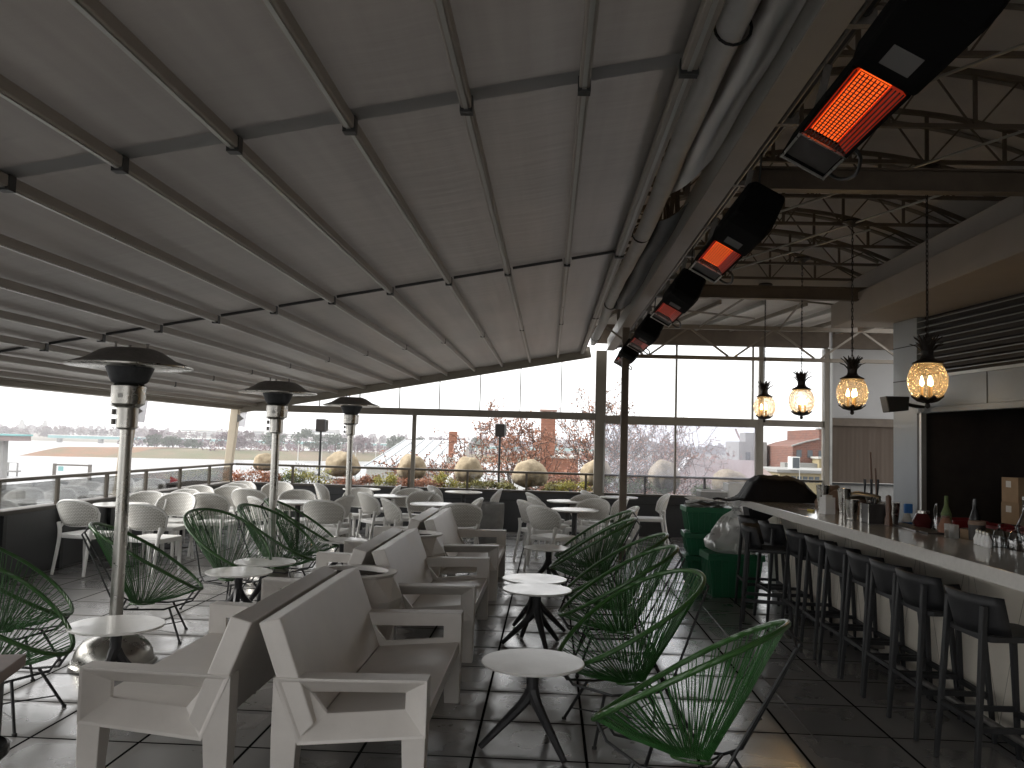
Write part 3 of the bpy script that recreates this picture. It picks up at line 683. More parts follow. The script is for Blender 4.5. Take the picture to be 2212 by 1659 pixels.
# ================================================================== HEATERS, LANTERNS
def infrared(y, em, label, dimg):
    t = thing('infrared_heater', label, 'heater', (1.037 if y < 4 else 1.05, y, 2.832 if y < 4 else 2.845), group='infrared heaters under the steel beam')
    t.rotation_euler = (0, R(29), 0)
    W_ = .105
    m = MB()      # open tray: sides, roof, cross bars
    m.box(-W_, -W_+.012, -.86, 0, 0, .10); m.box(W_-.012, W_, -.86, 0, 0, .10); m.box(-W_, W_, -.86, 0, .101, .112); m.box(-W_, W_, -.012, -.0005, .002, .1005)
    m.build('housing', 'heater_black', t)
    MB().box(-W_+.013, W_-.013, -.27, -.02, .012, .03).build('grille', 'slat_dark', t)
    fr = MB()
    for a in ((-W_,W_,-.285,-.272),(-W_,W_,-.012,.0)): fr.box(a[0],a[1],a[2],a[3],-.006,.0015)
    for a in (-W_+.002, W_-.012): fr.box(a,a+.010,-.271,-.0125,-.006,.0015)
    fr.build('grille_frame', 'inox', t)
    MB().box(-.072, .040, -.855, -.288, .03, .04).build('ember_panel', em, t)
    MB().hexa([(-W_+.013,-.84,.006),(-.073,-.85,.03),(-.073,-.29,.03),(-W_+.013,-.29,.006)], [(-W_+.013,-.84,.008),(-.073,-.85,.034),(-.073,-.29,.034),(-W_+.013,-.29,.008)]).build('reflector', 'reflected_glow' if dimg == 0 else 'inox', t)
    MB().hexa([(.041,-.85,.03),(W_-.013,-.85,.006),(W_-.013,-.29,.006),(.041,-.29,.03)], [(.041,-.85,.034),(W_-.013,-.85,.008),(W_-.013,-.29,.008),(.041,-.29,.034)]).build('reflector', 'reflected_glow' if dimg == 0 else 'inox', t)
    for k in range(13):
        x = -W_+.02+(2*W_-.04)*k/12
        MB().tube([(x,-.85,.004),(x,-.275,.004)], .0028, 5).build('guard_bar', 'steel_black', t)
    for k in range(22):
        yy = -.84+.0245*k
        MB().box(-.071, .039, yy-.0006, yy+.0006, .027, .0295).build('ember_grid', 'edge_dark', t)
    c = MB(); pl = [(-.115,0),(.115,0),(.128,.07),(.11,.25),(-.11,.25),(-.128,.07)]
    c.prism(pl, 'y', -1.32, -.865); q = [(x*.86, z*.8+.02) for x, z in pl]
    c.add([(p[0],-1.32,p[1]) for p in pl]+[(p[0],-1.46,p[1]) for p in q], [(i,(i+1)%6,6+(i+1)%6,6+i) for i in range(6)]+[tuple(range(6,12))])
    c.build('burner_box', 'heater_black', t, bevel=.015)
    MB().box(-.048, .052, -1.08, -.96, -.004, -.0008).build('rating_label', 'label_grey', t)
    MB().tube(catmull([(.10,-.30,.04),(.16,-.22,.05),(.19,-.10,.03),(.15,.02,.04),(.06,.03,.06)], 5), .008, 6).build('cable', 'steel_black', t, smooth=True)
    for yy in (-.15, -1.2):
        MB().bar((-.06,yy,.11),(-.13,yy,.36), .03, .012, up=(0,1,0)).build('mounting_arm', 'inox_dark', t)
    MB().tube([(0,-1.2,.2),(-.30,-1.2,.85)], .006, 5).build('hanging_rod', 'steel_black', t)
infrared(3.60, 'ember_bright', 'nearest infrared heater glowing bright orange at the top right', 0)
infrared(6.05, 'ember_bright', 'second infrared heater from the camera, glowing orange', 0)
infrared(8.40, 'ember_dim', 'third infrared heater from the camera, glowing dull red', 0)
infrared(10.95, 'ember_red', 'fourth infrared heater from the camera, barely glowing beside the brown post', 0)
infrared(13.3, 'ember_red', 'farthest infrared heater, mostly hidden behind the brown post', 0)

def patio_heater():
    t = thing('patio_heater', 'tall stainless patio heater closest to the camera, behind the left round table', 'patio heater', (-3.02, 6.0, 0), 0, 'mushroom patio heaters')
    MB().lathe([(.265,0),(.27,.03),(.255,.09),(.235,.13),(.20,.17),(.12,.20),(.06,.215),(.045,.22)], 36).build('base', 'inox', t, smooth=True)
    MB().lathe([(.275,.012),(.29,.02),(.275,.034)], 36).build('base_ring', 'inox', t, smooth=True)
    MB().lathe([(.045,.2),(.043,1.66)], 18).build('pole', 'inox', t, smooth=True)
    MB().lathe([(.05,1.645),(.073,1.66),(.073,1.80),(.085,1.81)], 18).build('control_box', 'inox', t, smooth=True)
    MB().lathe([(.085,1.812),(.115,1.83),(.118,1.955),(.10,1.97)], 18).build('collar', 'inox', t, smooth=True)
    for z in (1.77, 1.70): MB().lathe([(.0,-.02),(.016,-.02),(.016,.02),(0,.02)], 10, (-.09,-.02,z)).build('knob', 'inox_dark', t)
    MB().prism([(-.13,1.82),(-.08,1.825),(-.07,1.80)], 'y', -.03, .03).build('spout', 'inox', t)
    MB().lathe([(.10,1.972),(.122,1.985),(.13,2.0),(.185,2.14),(.17,2.145)], 32).build('burner_screen', 'mesh_dark', t, smooth=True)
    hat = MB().lathe([(.0,2.145),(.18,2.142),(.30,2.118),(.42,2.098),(.425,2.106),(.40,2.115),(.31,2.145),(.215,2.205),(.16,2.225),(.0,2.232)], 40)
    hat.build('reflector_hat', 'inox_dark', t, smooth=True)
    MB().lathe([(.418,2.090),(.428,2.094),(.428,2.104),(.418,2.108)], 40).build('hat_rim', 'inox', t, smooth=True)
    for a in (0, 2.1, 4.2): MB().lathe([(0.008,0),(.008,.03),(.014,.03),(.014,.036),(0,.036)], 8, (.12*math.cos(a),.12*math.sin(a),2.228)).build('screw', 'inox_dark', t)
    MB().box(-.015,.015,-.1195,-.1185,1.87,1.90).build('sticker', 'paper', t)
    return t
ph = patio_heater()
copy_tree(ph, (-3.05, 9.45, 0), 0, 'middle stainless patio heater, beside the green string chairs')
copy_tree(ph, (-3.02, 12.9, 0), 0, 'farthest stainless patio heater, among the white chairs')

def lantern():
    t = thing('pineapple_lantern', 'nearest lit pineapple lantern, in front of the kitchen louvres', 'hanging lamp', (3.04, 7.05, 3.99), 0, 'pineapple lanterns over the bar')
    g = -1.76                       # centre of the globe below the ceiling plate
    MB().lathe([(0,0),(.09,-.005),(.10,-.025),(.06,-.04),(.02,-.07),(0,-.07)], 20).build('ceiling_plate', 'lantern_iron', t, smooth=True)
    n = 34; z0 = -.07; z1 = g+.33
    ch = MB()
    for k in range(n):
        zc = z0+(z1-z0)*(k+.5)/n; h = (z0-z1)/n*.72; a = math.pi/2*(k % 2)+.3
        pts = [(math.cos(a)*.010*math.cos(s), math.sin(a)*.010*math.cos(s), zc+h*math.sin(s)) for s in [2*math.pi*i/10 for i in range(10)]]
        ch.tube(pts, .0032, 5, closed=True)
    ch.tube([(.006,0,z0),(-.004,.004,(z0+z1)/2),(.006,0,z1)], .0028, 5)
    ch.build('chain', 'lantern_iron', t, smooth=True)
    cr = MB()                       # leafy crown
    cr.lathe([(.058,.162),(.046,.185),(.038,.24),(.03,.28),(0,.29)], 12, (0,0,g))
    for ring, (cnt, l, zb, out) in enumerate(((7,.13,.20,.075),(7,.14,.235,.055),(5,.12,.26,.03))):
        for k in range(cnt):
            a = 2*math.pi*k/cnt+ring*.45
            d = Vector((math.cos(a),math.sin(a),0)); s_ = Vector((-d.y,d.x,0)); B_ = Vector((0,0,g+zb-.03))
            p = [B_+d*.034, B_+d*.040+Vector((0,0,l*.45)), B_+d*(.045+out*.45)+Vector((0,0,l*.78)), B_+d*(.05+out)+Vector((0,0,l*.93+.01*ring))]
            ww = (.020,.019,.013,.0015)
            vs = []
            for q, w_ in zip(p, ww): vs += [q-s_*w_, q+d*.007, q+s_*w_]
            cr.add(vs, [(3*i+j, 3*i+j+1, 3*i+j+4, 3*i+j+3) for i in range(3) for j in range(2)])
    cr.build('leaf_crown', 'lantern_iron', t, solid=.004)
    MB().lathe([(.06,.165),(.085,.15),(.115,.135),(.118,.125),(.10,.122)], 28, (0,0,g)).build('cap', 'lantern_iron', t, smooth=True)
    pr = [(.098,.122),(.125,.09),(.148,.03),(.152,-.02),(.142,-.075),(.115,-.125),(.075,-.155)]
    MB().lathe([(p.x,p.z) for p in catmull([(r_,0,z) for r_, z in pr], 4)], 40, (0,0,g)).build('globe', 'glass_amber', t, smooth=True)
    cp = MB(); cp.lathe([(0,-.235),(.016,-.225),(.018,-.205),(.012,-.195),(.03,-.185),(.075,-.165),(.08,-.15),(0,-.148)], 18, (0,0,g))
    for k in range(8):
        a = 2*math.pi*k/8; d = Vector((math.cos(a),math.sin(a),0)); s_ = Vector((-d.y,d.x,0)); B_ = Vector((0,0,g-.165))
        p = [B_+d*.03-Vector((0,0,.015)), B_+d*.085+Vector((0,0,.0)), B_+d*.128+Vector((0,0,.035))]
        vs = []
        for q, w_ in zip(p, (.03,.034,.004)): vs += [q-s_*w_, q-Vector((0,0,.01)), q+s_*w_]
        cp.add(vs, [(3*i+j, 3*i+j+1, 3*i+j+4, 3*i+j+3) for i in range(2) for j in range(2)])
    cp.build('leaf_cup', 'lantern_iron', t, solid=.004)
    for k in range(3):
        a = 2*math.pi*k/3+.5; x, y = .042*math.cos(a), .042*math.sin(a)
        c = MB().lathe([(.011,-.148),(.011,-.055),(0,-.054)], 10, (x,y,g)).build('candle', 'candle', t, smooth=True)
        MB().lathe([(0,-.053),(.013,-.045),(.016,-.025),(.010,.0),(.003,.025),(0,.03)], 12, (x,y,g)).build('bulb', 'bulb', c, smooth=True)
    return t
ln = lantern()
copy_tree(ln, (3.04, 8.78, 3.99), .5, 'second lit pineapple lantern, against the pale end wall panel')
copy_tree(ln, (3.05, 10.56, 3.99), 1.1, 'third lit pineapple lantern, against the bright window')
copy_tree(ln, (3.04, 12.32, 3.99), .2, 'farthest and smallest lit pineapple lantern, in front of a window mullion')

# ================================================================== FURNITURE
def sofa():
    L_ = 1.62
    t = thing('sofa', 'x', 'sofa', (0,0,0), 0, 'faceted white sofas back to back')
    e = .115
    MB().prism([(0,.785),(.10,.81),(.275,.345),(.20,.262)], 'y', .012, L_-.012).build('backrest', 'plastic', t, bevel=.008)
    MB().prism([(.2015,.2605),(.2765,.3435),(.775,.385),(.775,.312)], 'y', .10, L_-.10).build('seat', 'plastic', t, bevel=.006)
    for side in (0, 1):
        Y = lambda v: v if side == 0 else L_-v
        O = [(.085,.545),(.785,.56),(.785,.305),(.205,.252)]
        O1 = [(.103,.533),(.772,.547),(.772,.318),(.214,.268)]
        I = [(.235,.468),(.675,.480),(.675,.405),(.315,.372)]
        rings = [[(x,Y(0.0),z) for x,z in O], [(x,Y(.004),z) for x,z in O1], [(x,Y(.085),z) for x,z in I], [(x,Y(e),z) for x,z in I], [(x,Y(e),z) for x,z in O]]
        m = MB(); vs = [p for r_ in rings for p in r_]; fs = []
        for i in range(5):
            j = (i+1) % 5
            fs += [(i*4+k, i*4+(k+1)%4, j*4+(k+1)%4, j*4+k) for k in range(4)]
        m.add(vs, fs); m.build('armrest', 'plastic', t, bevel=.003)
        y0, y1 = sorted((Y(.002), Y(e-.002)))
        a0, a1 = sorted((Y(.012), Y(e-.03)))
        MB().hexa([(.688,a0,0),(.780,a0,0),(.780,a1,0),(.688,a1,0)], [(.675,y0,.31),(.783,y0,.31),(.783,y1,.31),(.675,y1,.31)]).build('leg', 'plastic', t, bevel=.004)
        MB().hexa([(.086,a0,0),(.185,a0,0),(.185,a1,0),(.086,a1,0)], [(.083,y0,.29),(.20,y0,.275),(.20,y1,.275),(.083,y1,.29)]).add([(.083,y0,.29),(.083,y1,.29),(.20,y1,.275),(.20,y0,.275),(.083,y0,.545),(.083,y1,.545)], [(0,3,4),(1,5,2),(0,4,5,1),(4,3,2,5)]).build('leg', 'plastic', t, bevel=.003)
    return t
sf = sofa()
sf.location = (-1.305, 3.90, 0); sf['label'] = 'nearest white sofa, facing the bar, with the brownish shaded seat'
# facing -x: turn half round; origin moves to the far end
for i, (x, y, rz, lab) in enumerate(((-1.335, 5.52, math.pi, 'nearest white sofa facing the water, at the bottom of the picture'),
        (-1.31, 6.40, 0, 'middle white sofa facing the bar, between the two faceted planters'), (-1.34, 8.02, math.pi, 'middle white sofa facing the water, behind the nearest one'),
        (-1.28, 8.85, 0, 'farthest white sofa facing the bar, in front of the tall grey pot'), (-1.31, 10.47, math.pi, 'farthest white sofa facing the water, near the white chairs'))):
    copy_tree(sf, (x, y, 0), rz, lab)

def faceted_planter():
    t = thing('planter', 'faceted planter with dark soil between the nearest and middle sofas', 'planter', (-1.33, 5.965, 0), .1, 'faceted planters between the sofas')
    n = 10; rs = [(.20,0,0),(.24,.14,.5),(.335,.54,0),(.29,.69,.5),(.295,.70,.5)]
    vs = []; fs = []
    for r_, z, ph_ in rs:
        vs += [(r_*math.cos(2*math.pi*(k+ph_)/n), r_*math.sin(2*math.pi*(k+ph_)/n), z) for k in range(n)]
    for i in range(len(rs)-1):
        for k in range(n):
            a, b = i*n+k, i*n+(k+1)%n; c, d = (i+1)*n+k, (i+1)*n+(k+1)%n
            if rs[i+1][2] > rs[i][2]: fs += [(a,b,c),(b,d,c)] 
            elif rs[i+1][2] < rs[i][2]: fs += [(a,b,d),(a,d,c)]
            else: fs.append((a,b,d,c))
    m = MB().add(vs, fs)
    m.add([(.0,0,0)]+vs[:n], [(0,(k+1)%n+1,k+1) for k in range(n)])
    m.build('pot', 'plastic', t)
    MB().lathe([(.294,.7005),(.298,.712),(.235,.714),(.225,.66)], 30, cap=False).build('rim', 'plastic', t, smooth=True)
    MB().grid(lambda u, v: (.23*v*math.cos(2*math.pi*u), .23*v*math.sin(2*math.pi*u),   .682+.012*noise.noise(Vector((u*9, v*7, 1)))), 28, 6).build('soil', 'soil', t)
    return t
fp = faceted_planter()
copy_tree(fp, (-1.32, 8.42, 0), .45, 'faceted planter with dark soil between the middle and farthest sofas')

def low_table():
    t = thing('low_table', 'x', 'table', (0,0,0), 0, 'low round tables with tripod legs')
    MB().lathe([(0,.447),(.275,.447),(.279,.452),(.279,.4575),(.275,.461),(0,.461)], 48).build('tabletop', 'table_white', t, smooth=True)
    MB().lathe([(.20,.438),(.270,.4465),(.2705,.4469),(.0,.4469)], 48).build('edge_band', 'edge_dark', t)
    MB().lathe([(.09,.437),(.10,.43),(.035,.42),(.033,.34),(.036,.27),(.0,.24)], 14).build('column', 'iron_black', t, smooth=True)
    for k in range(3):
        a = 2*math.pi*k/3; d = Vector((math.cos(a),math.sin(a),0))
        p = [Vector((0,0,.30))+d*.006, Vector((0,0,.235))+d*.05, Vector((0,0,.12))+d*.165, Vector((0,0,.012))+d*.275]
        MB().tube(catmull(p, 4), [.036-.0018*i if i < 5 else .029-.0016*(i-4) for i in range(13)], 8).build('leg', 'iron_black', t, smooth=True)
    return t
lt = low_table()
LT = [((-.06,4.72), 70, 'low round white table in the foreground between the sofa and nearest green chair'), ((-.07,6.98), 50, 'low round white table with its tripod legs fully seen, second on the bar side'),
      ((-.10,7.50), 10, 'low round white table half hidden right behind another, on the bar side'), ((.02,9.68), 85, 'low round white table farthest on the bar side, near the white chairs'),
      ((-2.61,5.20), 20, 'low round white table in front of the nearest patio heater'), ((-2.63,7.32), 40, 'low round white table second on the water side, left of the sofas'),
      ((-2.61,7.94), 0, 'low round white table on the water side overlapping the one before it'), ((-2.32,9.74), 60, 'low round white table farthest on the water side, half lit white')]
for i, (p, a, lab) in enumerate(LT):
    if i == 0: lt.location = (*p, 0); lt.rotation_euler.z = R(a); lt['label'] = lab
    else: copy_tree(lt, (*p, 0), R(a), lab)

def string_chair():
    t = thing('string_chair', 'x', 'chair', (0,0,0), 0, 'green string chairs')
    def ring(a):
        c, s = math.cos(a), math.sin(a)
        x = .425*c; y = .365*s*(1-.10*c)
        return Vector((x, y,   .638-.258*c+.03*s*s))
    N_ = 64
    rp = [ring(2*math.pi*k/N_) for k in range(N_)]
    MB().tube(rp, .0138, 8, closed=True).build('rim', 'cord_rim', t, smooth=True)
    cen = Vector((-.02, 0, .268))
    m = MB(); K = 70
    for k in range(K):
        a = 2*math.pi*k/K
        p = ring(a); q = cen+Vector((.085*math.cos(a), .035*math.sin(a), .012-.006*math.cos(a)))
        mid = (p+q)/2+Vector((0,0,-.012))
        m.tube([p, mid, q], .0036, 4)
        if k % 3 == 0:       # doubled cords at the wings
            p2 = ring(a+.05); m.tube([p2, (p2+q)/2+Vector((0,0,-.006)), q+Vector((0,0,.006))], .0032, 4)
    m.build('string_seat', 'cord_green', t)
    MB().tube([cen+Vector((.09*math.cos(a), .04*math.sin(a), 0)) for a in [2*math.pi*i/16 for i in range(16)]], .007, 6, closed=True).build('hub_ring', 'cord_rim', t, smooth=True)
    back, front = ring(math.pi), ring(0)
    for s in (-1, 1):
        MB().tube([ring(math.pi+s*.16), (-.475, s*.055, .82), (-.21, s*.14, .305), (-.12, s*.165, .255), (.16, s*.15, .245), (.36, s*.05, .29), ring(s*.12)], .0075, 7).build('frame_rod', 'steel_black', t, smooth=False)
        MB().tube([(-.12, s*.165, .255), (-.05, s*.02, .232)], .006, 6).build('hub_stay', 'steel_black', t)
        lg = MB().tube([(-.16, s*.16, .27), (-.30, s*.27, .006)], .009, 7).build('leg', 'steel_black', t); MB().lathe([(.014,0),(.014,.012),(.008,.014)], 8, (-.30, s*.27, 0)).build('foot', 'rubber', lg)
        lg = MB().tube([(.20, s*.135, .25), (.30, s*.25, .006)], .009, 7).build('leg', 'steel_black', t); MB().lathe([(.014,0),(.014,.012),(.008,.014)], 8, (.30, s*.25, 0)).build('foot', 'rubber', lg)
        MB().tube([(-.265, s*.243, .075), (.275, -s*.222, .075)], .0045, 5).build('cross_rod', 'steel_black', t)
    MB().tube([(-.12, -.165, .255), (-.12, .165, .255)], .006, 6).build('hub_stay', 'steel_black', t)
    return t
sc_ = string_chair()
SC = [((.64,3.92), 155, 'green string chair in the right foreground, seen edge on'), ((.49,5.08), -162, 'wide open green string chair, second from the camera on the bar side'),
      ((.53,6.41), 181, 'third green string chair from the camera on the bar side'), ((.575,7.28), 180, 'fourth green string chair from the camera on the bar side'),
      ((.46,8.71), 175, 'fifth green string chair from the camera on the bar side'), ((.52,9.67), 181, 'farthest green string chair on the bar side, overlapping the white chairs'),
      ((-3.66,5.72), 12, 'green string chair cut off by the left edge, the farther of two'), ((-3.12,4.80), 2, 'green string chair at the left edge nearest the camera'),
      ((-3.19,6.79), 18, 'green string chair right behind the nearest patio heater'), ((-2.98,8.00), -28, 'green string chair facing us behind the left low tables'),
      ((-2.76,8.80), -10, 'green string chair in front of the middle patio heater'), ((-2.80,9.78), 8, 'farthest green string chair on the water side')]
for i, (p, a, lab) in enumerate(SC):
    if i == 0: sc_.location = (*p, 0); sc_.rotation_euler.z = R(a); sc_['label'] = lab
    else: copy_tree(sc_, (*p, 0), R(a), lab)

def wicker_chair():
    t = thing('wicker_chair', 'x', 'chair', (0,0,0), 0, 'white wicker chairs')
    rc = []
    for cx, cy, a0 in ((.19,.17,0),(-.16,.165,90),(-.16,-.165,180),(.19,-.17,270)):
        rc += [(cx+.055*math.cos(R(a0+30*k)), cy+.055*math.sin(R(a0+30*k))) for k in range(4)]
    MB().prism(rc, 'z', .40, .452).build('seat', 'wicker', t, bevel=.012)
    for s in (-1, 1):
        MB().bar((.205,s*.19,.41),(.225,s*.20,0), .042, .042, up=(0,1,0), w1=.028, h1=.028).build('leg', 'wicker', t, bevel=.006)
        MB().tube(catmull([(-.285,s*.205,0),(-.235,s*.195,.28),(-.205,s*.20,.46),(-.20,s*.225,.58)], 4), [.017+.0006*i for i in range(13)], 8).build('leg', 'wicker', t, smooth=True)
    zt = lambda s: .685+.15*(1-abs(s)**2.5)**.6 if abs(s) < 1 else .685
    hw = lambda v: .215+.072*min(1, v*1.25)**.8
    def pt(u, v):
        s = 2*u-1; z0 = .545+.015*s*s; z = z0+(zt(s)-z0)*v
        vv = (z-.545)/.29
        return Vector((-.235-.075*vv+.115*abs(s)**2.2, s*hw(vv), z))
    bk = MB().grid(lambda u, v: pt(u, v), 22, 10).build('backrest', 'weave', t, smooth=True, solid=.016)
    rim = [pt(0, v/6) for v in range(6)]+[pt(u/24, 1) for u in range(25)]+[pt(1, 1-v/6) for v in range(1, 7)]
    rim = [p for i, p in enumerate(rim) if i == 0 or (p-rim[i-1]).length > 1e-4]
    MB().tube([(-.202,-.218,.50)]+rim+[(-.202,.218,.50)], .0145, 8).build('rim', 'wicker', bk, smooth=True)
    MB().tube([pt(k/14, 0) for k in range(15)], .009, 6).build('lower_rim', 'wicker', bk, smooth=True)
    return t
wc = wicker_chair()
WC = [(-5.28,9.72,80,'white wicker chair beside the left wall, back to us, nearest the railing'),
(-4.42,9.54,80,'white wicker chair with its woven back to us, right of the nearest heater pole'),
(-5.20,10.80,-85,'white wicker chair facing us across the leftmost table, by the railing'),
(-5.03,11.45,-100,'white wicker chair mostly hidden between two others at the left railing'),
(-4.81,10.76,-95,'white wicker chair facing us with a smooth bright back, left of the tall string chair'),
(-4.47,11.44,85,'white wicker chair with woven back to us, fourth from the left wall'),
(-5.17,12.30,-90,'white wicker chair facing us with only its back top showing by the left railing'),
(-4.85,13.05,-80,'white wicker chair sliver between two facing chairs near the left railing'),
(-4.73,12.38,-90,'white wicker chair facing us, full front visible, near the left corner'),
(-4.32,12.52,85,'white wicker chair with its back to us near the far left corner'),
(-5.04,13.72,-90,'white wicker chair facing us, farthest into the left corner'),
(-3.53,10.95,45,'white wicker chair turned right, seen through the middle string chairs'),
(-4.46,13.85,-90,'white wicker chair facing us against the far wall, left of the middle heater'),
(-3.56,12.05,-80,'grey shaded wicker chair facing us behind the middle patio heater pole'),
(-3.54,14.10,0,'white wicker chair facing right against the far wall, right of the middle heater'),
(-2.78,10.85,85,'wicker chair squarely back to us at the table between the two far heaters'),
(-2.96,11.59,165,'wicker chair facing left beside the farthest heater pole'),
(-2.99,13.02,-110,'wicker chair facing us behind the farthest patio heater pole'),
(-2.43,12.40,40,'wicker chair in full view turned right, just right of the farthest heater'),
(-2.77,14.25,190,'wicker chair facing left at the far wall table behind the third heater'),
(-2.19,13.26,-100,'wicker chair facing us behind the far middle table'),
(-2.03,12.95,200,'wicker chair nearly hidden behind another, at the far middle table'),
(-1.80,12.55,-80,'broad grey wicker chair facing us behind the table left of the tall pot'),
(-1.70,14.33,-10,'wicker chair facing right against the far wall near the centre'),
(-1.88,11.30,30,'wicker chair turned right, just behind the farthest water side sofa'),
(-1.07,14.12,180,'wicker chair facing left at the far wall, above the tall grey pot'),
(-1.11,11.01,95,'wicker chair back to us, right behind the farthest bar side sofa'),
(-1.20,11.72,190,'wicker chair facing left, just left of the tall grey pot'),
(-.03,13.40,20,'wicker chair farthest back at the left of the centre right tables'),
(.02,12.50,25,'wicker chair between two others at the left of the centre right tables'),
(-.10,11.78,30,'wicker chair with the long curved side view, leftmost of the centre right group'),
(.06,10.99,50,'wicker chair closest to us in the centre right group, woven back in view'),
(.52,13.09,-110,'wicker chair facing us behind the farther centre right table'),
(.85,14.20,-20,'wicker chair facing right, only its tip seen above the centre right group'),
(.55,12.15,-120,'wicker chair facing us behind the nearer centre right table'),
(.86,12.75,190,'wicker chair facing left just left of the square brown post'),
(.84,11.05,185,'wicker chair half hidden behind the green chairs at the brown post'),
(1.66,14.12,180,'wicker chair standing alone at the far wall right of the brown post')]
for i, (x, y, a, lab) in enumerate(WC):
    if i == 0: wc.location = (x, y, 0); wc.rotation_euler.z = R(a); wc['label'] = lab
    else: copy_tree(wc, (x, y, 0), R(a), lab)

def cafe_table():
    t = thing('cafe_table', 'x', 'table', (0,0,0), 0, 'round white cafe tables')
    MB().lathe([(0,.722),(.318,.722),(.322,.728),(.322,.735),(.318,.74),(0,.74)], 44).build('tabletop', 'table_white', t, smooth=True)
    MB().lathe([(.25,.708),(.312,.7212),(0,.7215)], 44).build('edge_band', 'wood_mill', t)
    MB().lathe([(.12,.71),(.11,.695),(.036,.685),(.036,.06),(.05,.04)], 16).build('column', 'iron_black', t, smooth=True)
    MB().lathe([(.22,0),(.22,.012),(.06,.04),(0,.042)], 28).build('base', 'iron_black', t, smooth=True)
    return t
ct = cafe_table()
CT = [(-5.19,10.30,'round white cafe table at the left railing behind the nearest heater'), (-5.30,12.05,'round white cafe table hidden among the chairs by the left railing'), (-3.37,11.50,'round white cafe table right of the middle heater pole'),
 (-3.20,14.66,'round white cafe table against the far wall behind the farthest heater'), (-2.45,13.20,'round white cafe table in the middle row right of the farthest heater'), (-1.58,11.85,'round white cafe table just behind the farthest sofas'),
 (-1.45,14.71,'round white cafe table against the far wall above the tall pot'), (.30,13.25,'farther of two round white tables in the centre right chair group'), (.36,11.65,'nearer of two round white tables in the centre right chair group'), (1.19,14.60,'round white cafe table at the far wall behind the brown post')]
for i, (x, y, lab) in enumerate(CT):
    if i == 0: ct.location = (x, y, 0); ct['label'] = lab
    else: copy_tree(ct, (x, y, 0), .3*i, lab)

def bar_stool():
    t = thing('bar_stool', 'x', 'stool', (0,0,0), 0, 'dark bar stools along the counter')
    rc = []
    for cx, cy, a0 in ((.15,.13,0),(-.12,.15,90),(-.12,-.15,180),(.15,-.13,270)):
        rc += [(cx+.05*math.cos(R(a0+30*k)), cy+.05*math.sin(R(a0+30*k))) for k in range(4)]
    MB().prism(rc, 'z', .70, .732).build('seat', 'stool_black', t, bevel=.008)
    def bk(u, v):
        s = 2*u-1; z = .735+.20*v - .012*s*s*v
        return (-.185-.05*v+.145*abs(s)**3, s*(.205+.02*v), z)
    MB().grid(bk, 16, 4).build('backrest', 'stool_black', t, smooth=True, solid=.013)
    for s in (-1, 1):
        MB().bar((-.165,s*.175,.88),(-.225,s*.205,0), .037, .032, up=(1,0,0), w1=.027, h1=.024).build('leg', 'stool_black', t, bevel=.005)
        MB().bar((.165,s*.155,.71),(.215,s*.195,0), .037, .032, up=(1,0,0), w1=.027, h1=.024).build('leg', 'stool_black', t, bevel=.005)
        MB().bar((-.205,s*.192,.27),(.195,s*.18,.27), .02, .028).build('stretcher', 'stool_black', t)
    MB().bar((.197,-.185,.25),(.197,.185,.25), .028, .028).build('footrest', 'stool_black', t)
    MB().bar((-.205,-.19,.30),(-.205,.19,.30), .018, .024).build('stretcher', 'stool_black', t)
    return t
bs_ = bar_stool()
BS = [(2.37,4.67,2,'nearest dark bar stool at the right edge of the picture'), (2.36,5.31,-1,'second dark bar stool from the camera'), (2.36,5.73,1,'third dark bar stool from the camera'),
      (2.36,6.17,0,'fourth dark bar stool from the camera'), (2.35,6.63,2,'fifth dark bar stool from the camera'), (2.34,7.11,-2,'sixth dark bar stool from the camera'), (2.32,7.62,1,'seventh dark bar stool from the camera'),
      (2.02,8.02,-16,'eighth dark bar stool, pulled out and turned, in front of the green crates'), (2.28,8.42,3,'ninth dark bar stool, mostly hidden behind the pulled out one'), (2.20,8.98,-3,'farthest dark bar stool beside the plastic bag')]
for i, (x, y, a, lab) in enumerate(BS):
    if i == 0: bs_.location = (x, y, 0); bs_.rotation_euler.z = R(a); bs_['label'] = lab
    else: copy_tree(bs_, (x, y, 0), R(a), lab)

# ================================================================== BAR COUNTER AND WHAT STANDS ON IT
BA = math.atan2(.16, 5.76)         # the counter runs very slightly askew
t = thing('bar_counter', 'long white bar counter with a glossy stone top and patterned front', 'bar counter', (2.12, 10.02, 0), BA)
# local: -y toward the camera, x from the front edge inwards
MB().box(0, .56, -11, 0, .99, 1.07).build('countertop', 'quartz', t, bevel=.004)
MB().box(.36, .54, -11, -.18, .10, .989).build('front_panel', 'bar_front', t)
MB().box(.40, .54, -11, -.20, 0, .099).build('plinth', 'steel_black', t)
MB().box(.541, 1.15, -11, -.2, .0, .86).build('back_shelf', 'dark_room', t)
MB().box(.541, 1.15, -11, -.2, .862, .88).build('back_worktop', 'inox_dark', t)
MB().tube([(.20,-11,.17),(.20,-.4,.17)], .02, 10).build('foot_rail', 'inox_dark', t, smooth=True)
for k in range(9): MB().box(.20, .36, -.9-1.2*k-.015, -.9-1.2*k+.015, .15, .185).build('rail_bracket', 'inox_dark', t)
# fan pattern grooves in the front panel: lines meeting at nodes under the top
m = MB()
for k in range(17):
    y = -.6-.66*k
    for dy in (-.20, 0, .20):
        m.bar((.3592, y+dy*.12, .985), (.3592, y+dy, .52), .0022, .0022, up=(1,0,0))
    m.bar((.3592, y-.20, .52), (.3592, y-.33, .10), .0022, .0022, up=(1,0,0)); m.bar((.3592, y+.20, .52), (.3592, y+.33, .10), .0022, .0022, up=(1,0,0))
m.build('front_pattern', 'truss_grey', t)
BL = lambda d, y, z=1.0715: (2.12+d*math.cos(BA)-(y-10.02)*0+ (10.02-y)*math.tan(BA), y, z)

